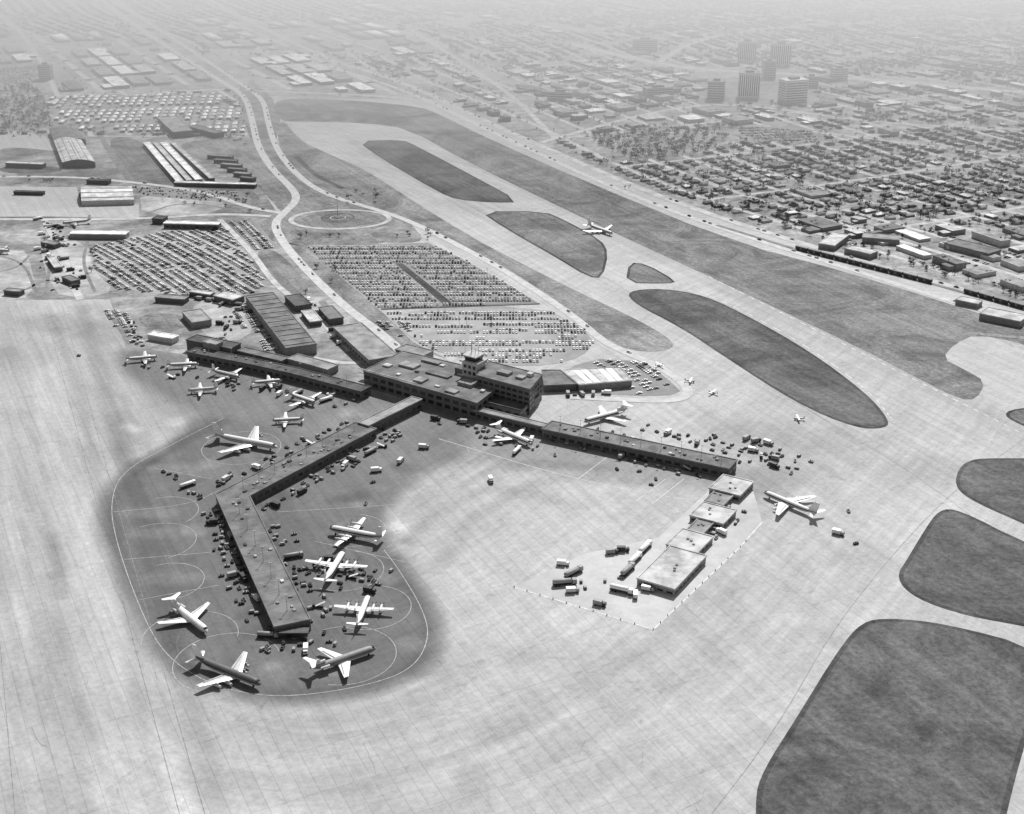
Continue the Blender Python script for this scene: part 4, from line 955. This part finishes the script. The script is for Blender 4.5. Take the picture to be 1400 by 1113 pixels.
tower('white tower with banded floors at the right of the near cluster',1085,140,38,22,32,20,'white','h','r_white')
tower('low square dark banded tower left of the striped one',980,137,26,22,27,-10,'w_light','h')
tower('distant tower left of the far pair',1022,84,32,24,33,-8,'white','v');tower('distant tower at the right of the far pair',1068,90,34,26,36,-8,'white','v')
tower('slim grey tower behind the near cluster',1052,108,20,20,28,0,'w_light','h');tower('small tower block far right behind the cluster',1148,110,24,18,18,10,'white','h')
tower('wide low slab block above the runway end',766,138,38,14,12,-10,'w_light','h');tower('wide pale slab left of the tower cluster',900,132,44,18,12,15,'w_light','h')
tower('lone pale tower block among the warehouses at upper left',62,110,20,14,24,0,'w_light','h');tower('distant slab block near the hazy top centre',882,70,46,18,20,0,'w_light','h');tower('second small far tower in the haze',1110,120,20,18,16,0,'w_light','h')
# freight train
bc=empty('boxcar');MB().box(0,0,1.1,13.5,3,2.9).build('body',M['dk'],bc);MB().box(0,0,4.01,13.7,3.2,.3,0,0,1,.6).build('roof',M['midp'],bc);MB().box(0,-1.56,1.3,2.6,.1,2.5).build('door',M['midp'],bc)
for s_ in(-1,1):MB().box(s_*4.6,0,0,2.6,2.2,1.05).build('bogie',M['tyre'],bc)
PROTOS.append(bc)
def train(p0,p1,lb):
    a=np.array(G(*p0));b=np.array(G(*p1));L=np.linalg.norm(b-a);d=(b-a)/L
    for k in range(int(L/15)):
        p=a+d*(k*15+7);inst(bc,p[0],p[1],math.atan2(d[1],d[0]),lb,'boxcar','boxcars '+lb)
train((1088,341),(1285,391),'dark boxcar in the long freight train beyond the boundary road');train((1318,400),(1460,440),'dark boxcar in the train at the right edge')
ribbon('railway',[(980,308),(1088,341),(1285,391),(1480,446)],5,'roadd',.27,0)
for (p0,p1,w_,h,lb,rf) in (((1300,330),(1360,345),22,5,'wide dark roofed school building at right','r_tar'),((1180,322),(1230,326),18,5,'grey flat building above the train','r_mid'),((1130,335),(1150,320),16,5,'pale hall left above the train','r_light'),((1160,338),(1195,346),14,5,'white roofed hall above the train','r_light'),((1345,425),(1400,436),20,5,'pale roofed depot beside the train at the right edge','r_light'),((1310,408),(1340,414),12,4,'small depot left of the pale one','r_light')):lineB('district_building',lb,'building',p0,p1,w_,h,'w_mid',rf)
for p in PROTOS:rm_tree(p)
# ---------------------------------------------------------------- haze, light, camera
hz=MB().box(0,8500,-2,20000,14000,214).build('haze',[bpy.data.materials.new('haze')]);top(hz,kind='structure')
hm=hz.data.materials[0];hm.use_nodes=True;nt=hm.node_tree;nt.nodes.remove(nt.nodes['Principled BSDF']);vs=nt.nodes.new('ShaderNodeVolumeScatter');vs.inputs['Density'].default_value=.00125;vs.inputs['Anisotropy'].default_value=.38;vs.inputs['Color'].default_value=(1,1,1,1)
nt.links.new(vs.outputs[0],nt.nodes['Material Output'].inputs['Volume'])
w=bpy.data.worlds.new('World');bpy.context.scene.world=w;w.use_nodes=True;nt=w.node_tree
sk=nt.nodes.new('ShaderNodeTexSky');sk.sky_type='NISHITA';sk.sun_disc=False;sk.sun_elevation=R(47);sk.sun_rotation=R(12)
bw=nt.nodes.new('ShaderNodeRGBToBW');nt.links.new(sk.outputs[0],bw.inputs[0]);nt.links.new(bw.outputs[0],nt.nodes['Background'].inputs['Color']);nt.nodes['Background'].inputs['Strength'].default_value=.11
l=bpy.data.lights.new('sun','SUN');l.energy=5.0;l.angle=R(.5);l.color=(1,1,1);lo=bpy.data.objects.new('sun',l);col.objects.link(lo);lo.rotation_euler=(-R(43),0,-R(14))
c=bpy.data.cameras.new('camera');c.sensor_width=36;c.lens=36*f/1400;c.clip_end=200000;c.clip_start=1;co=bpy.data.objects.new('camera',c);col.objects.link(co);co.location=(0,0,H);co.rotation_euler=(math.pi/2-TH,0,0);bpy.context.scene.camera=co
s=bpy.context.scene;s.view_settings.view_transform='Standard';s.view_settings.look='None';s.view_settings.exposure=0
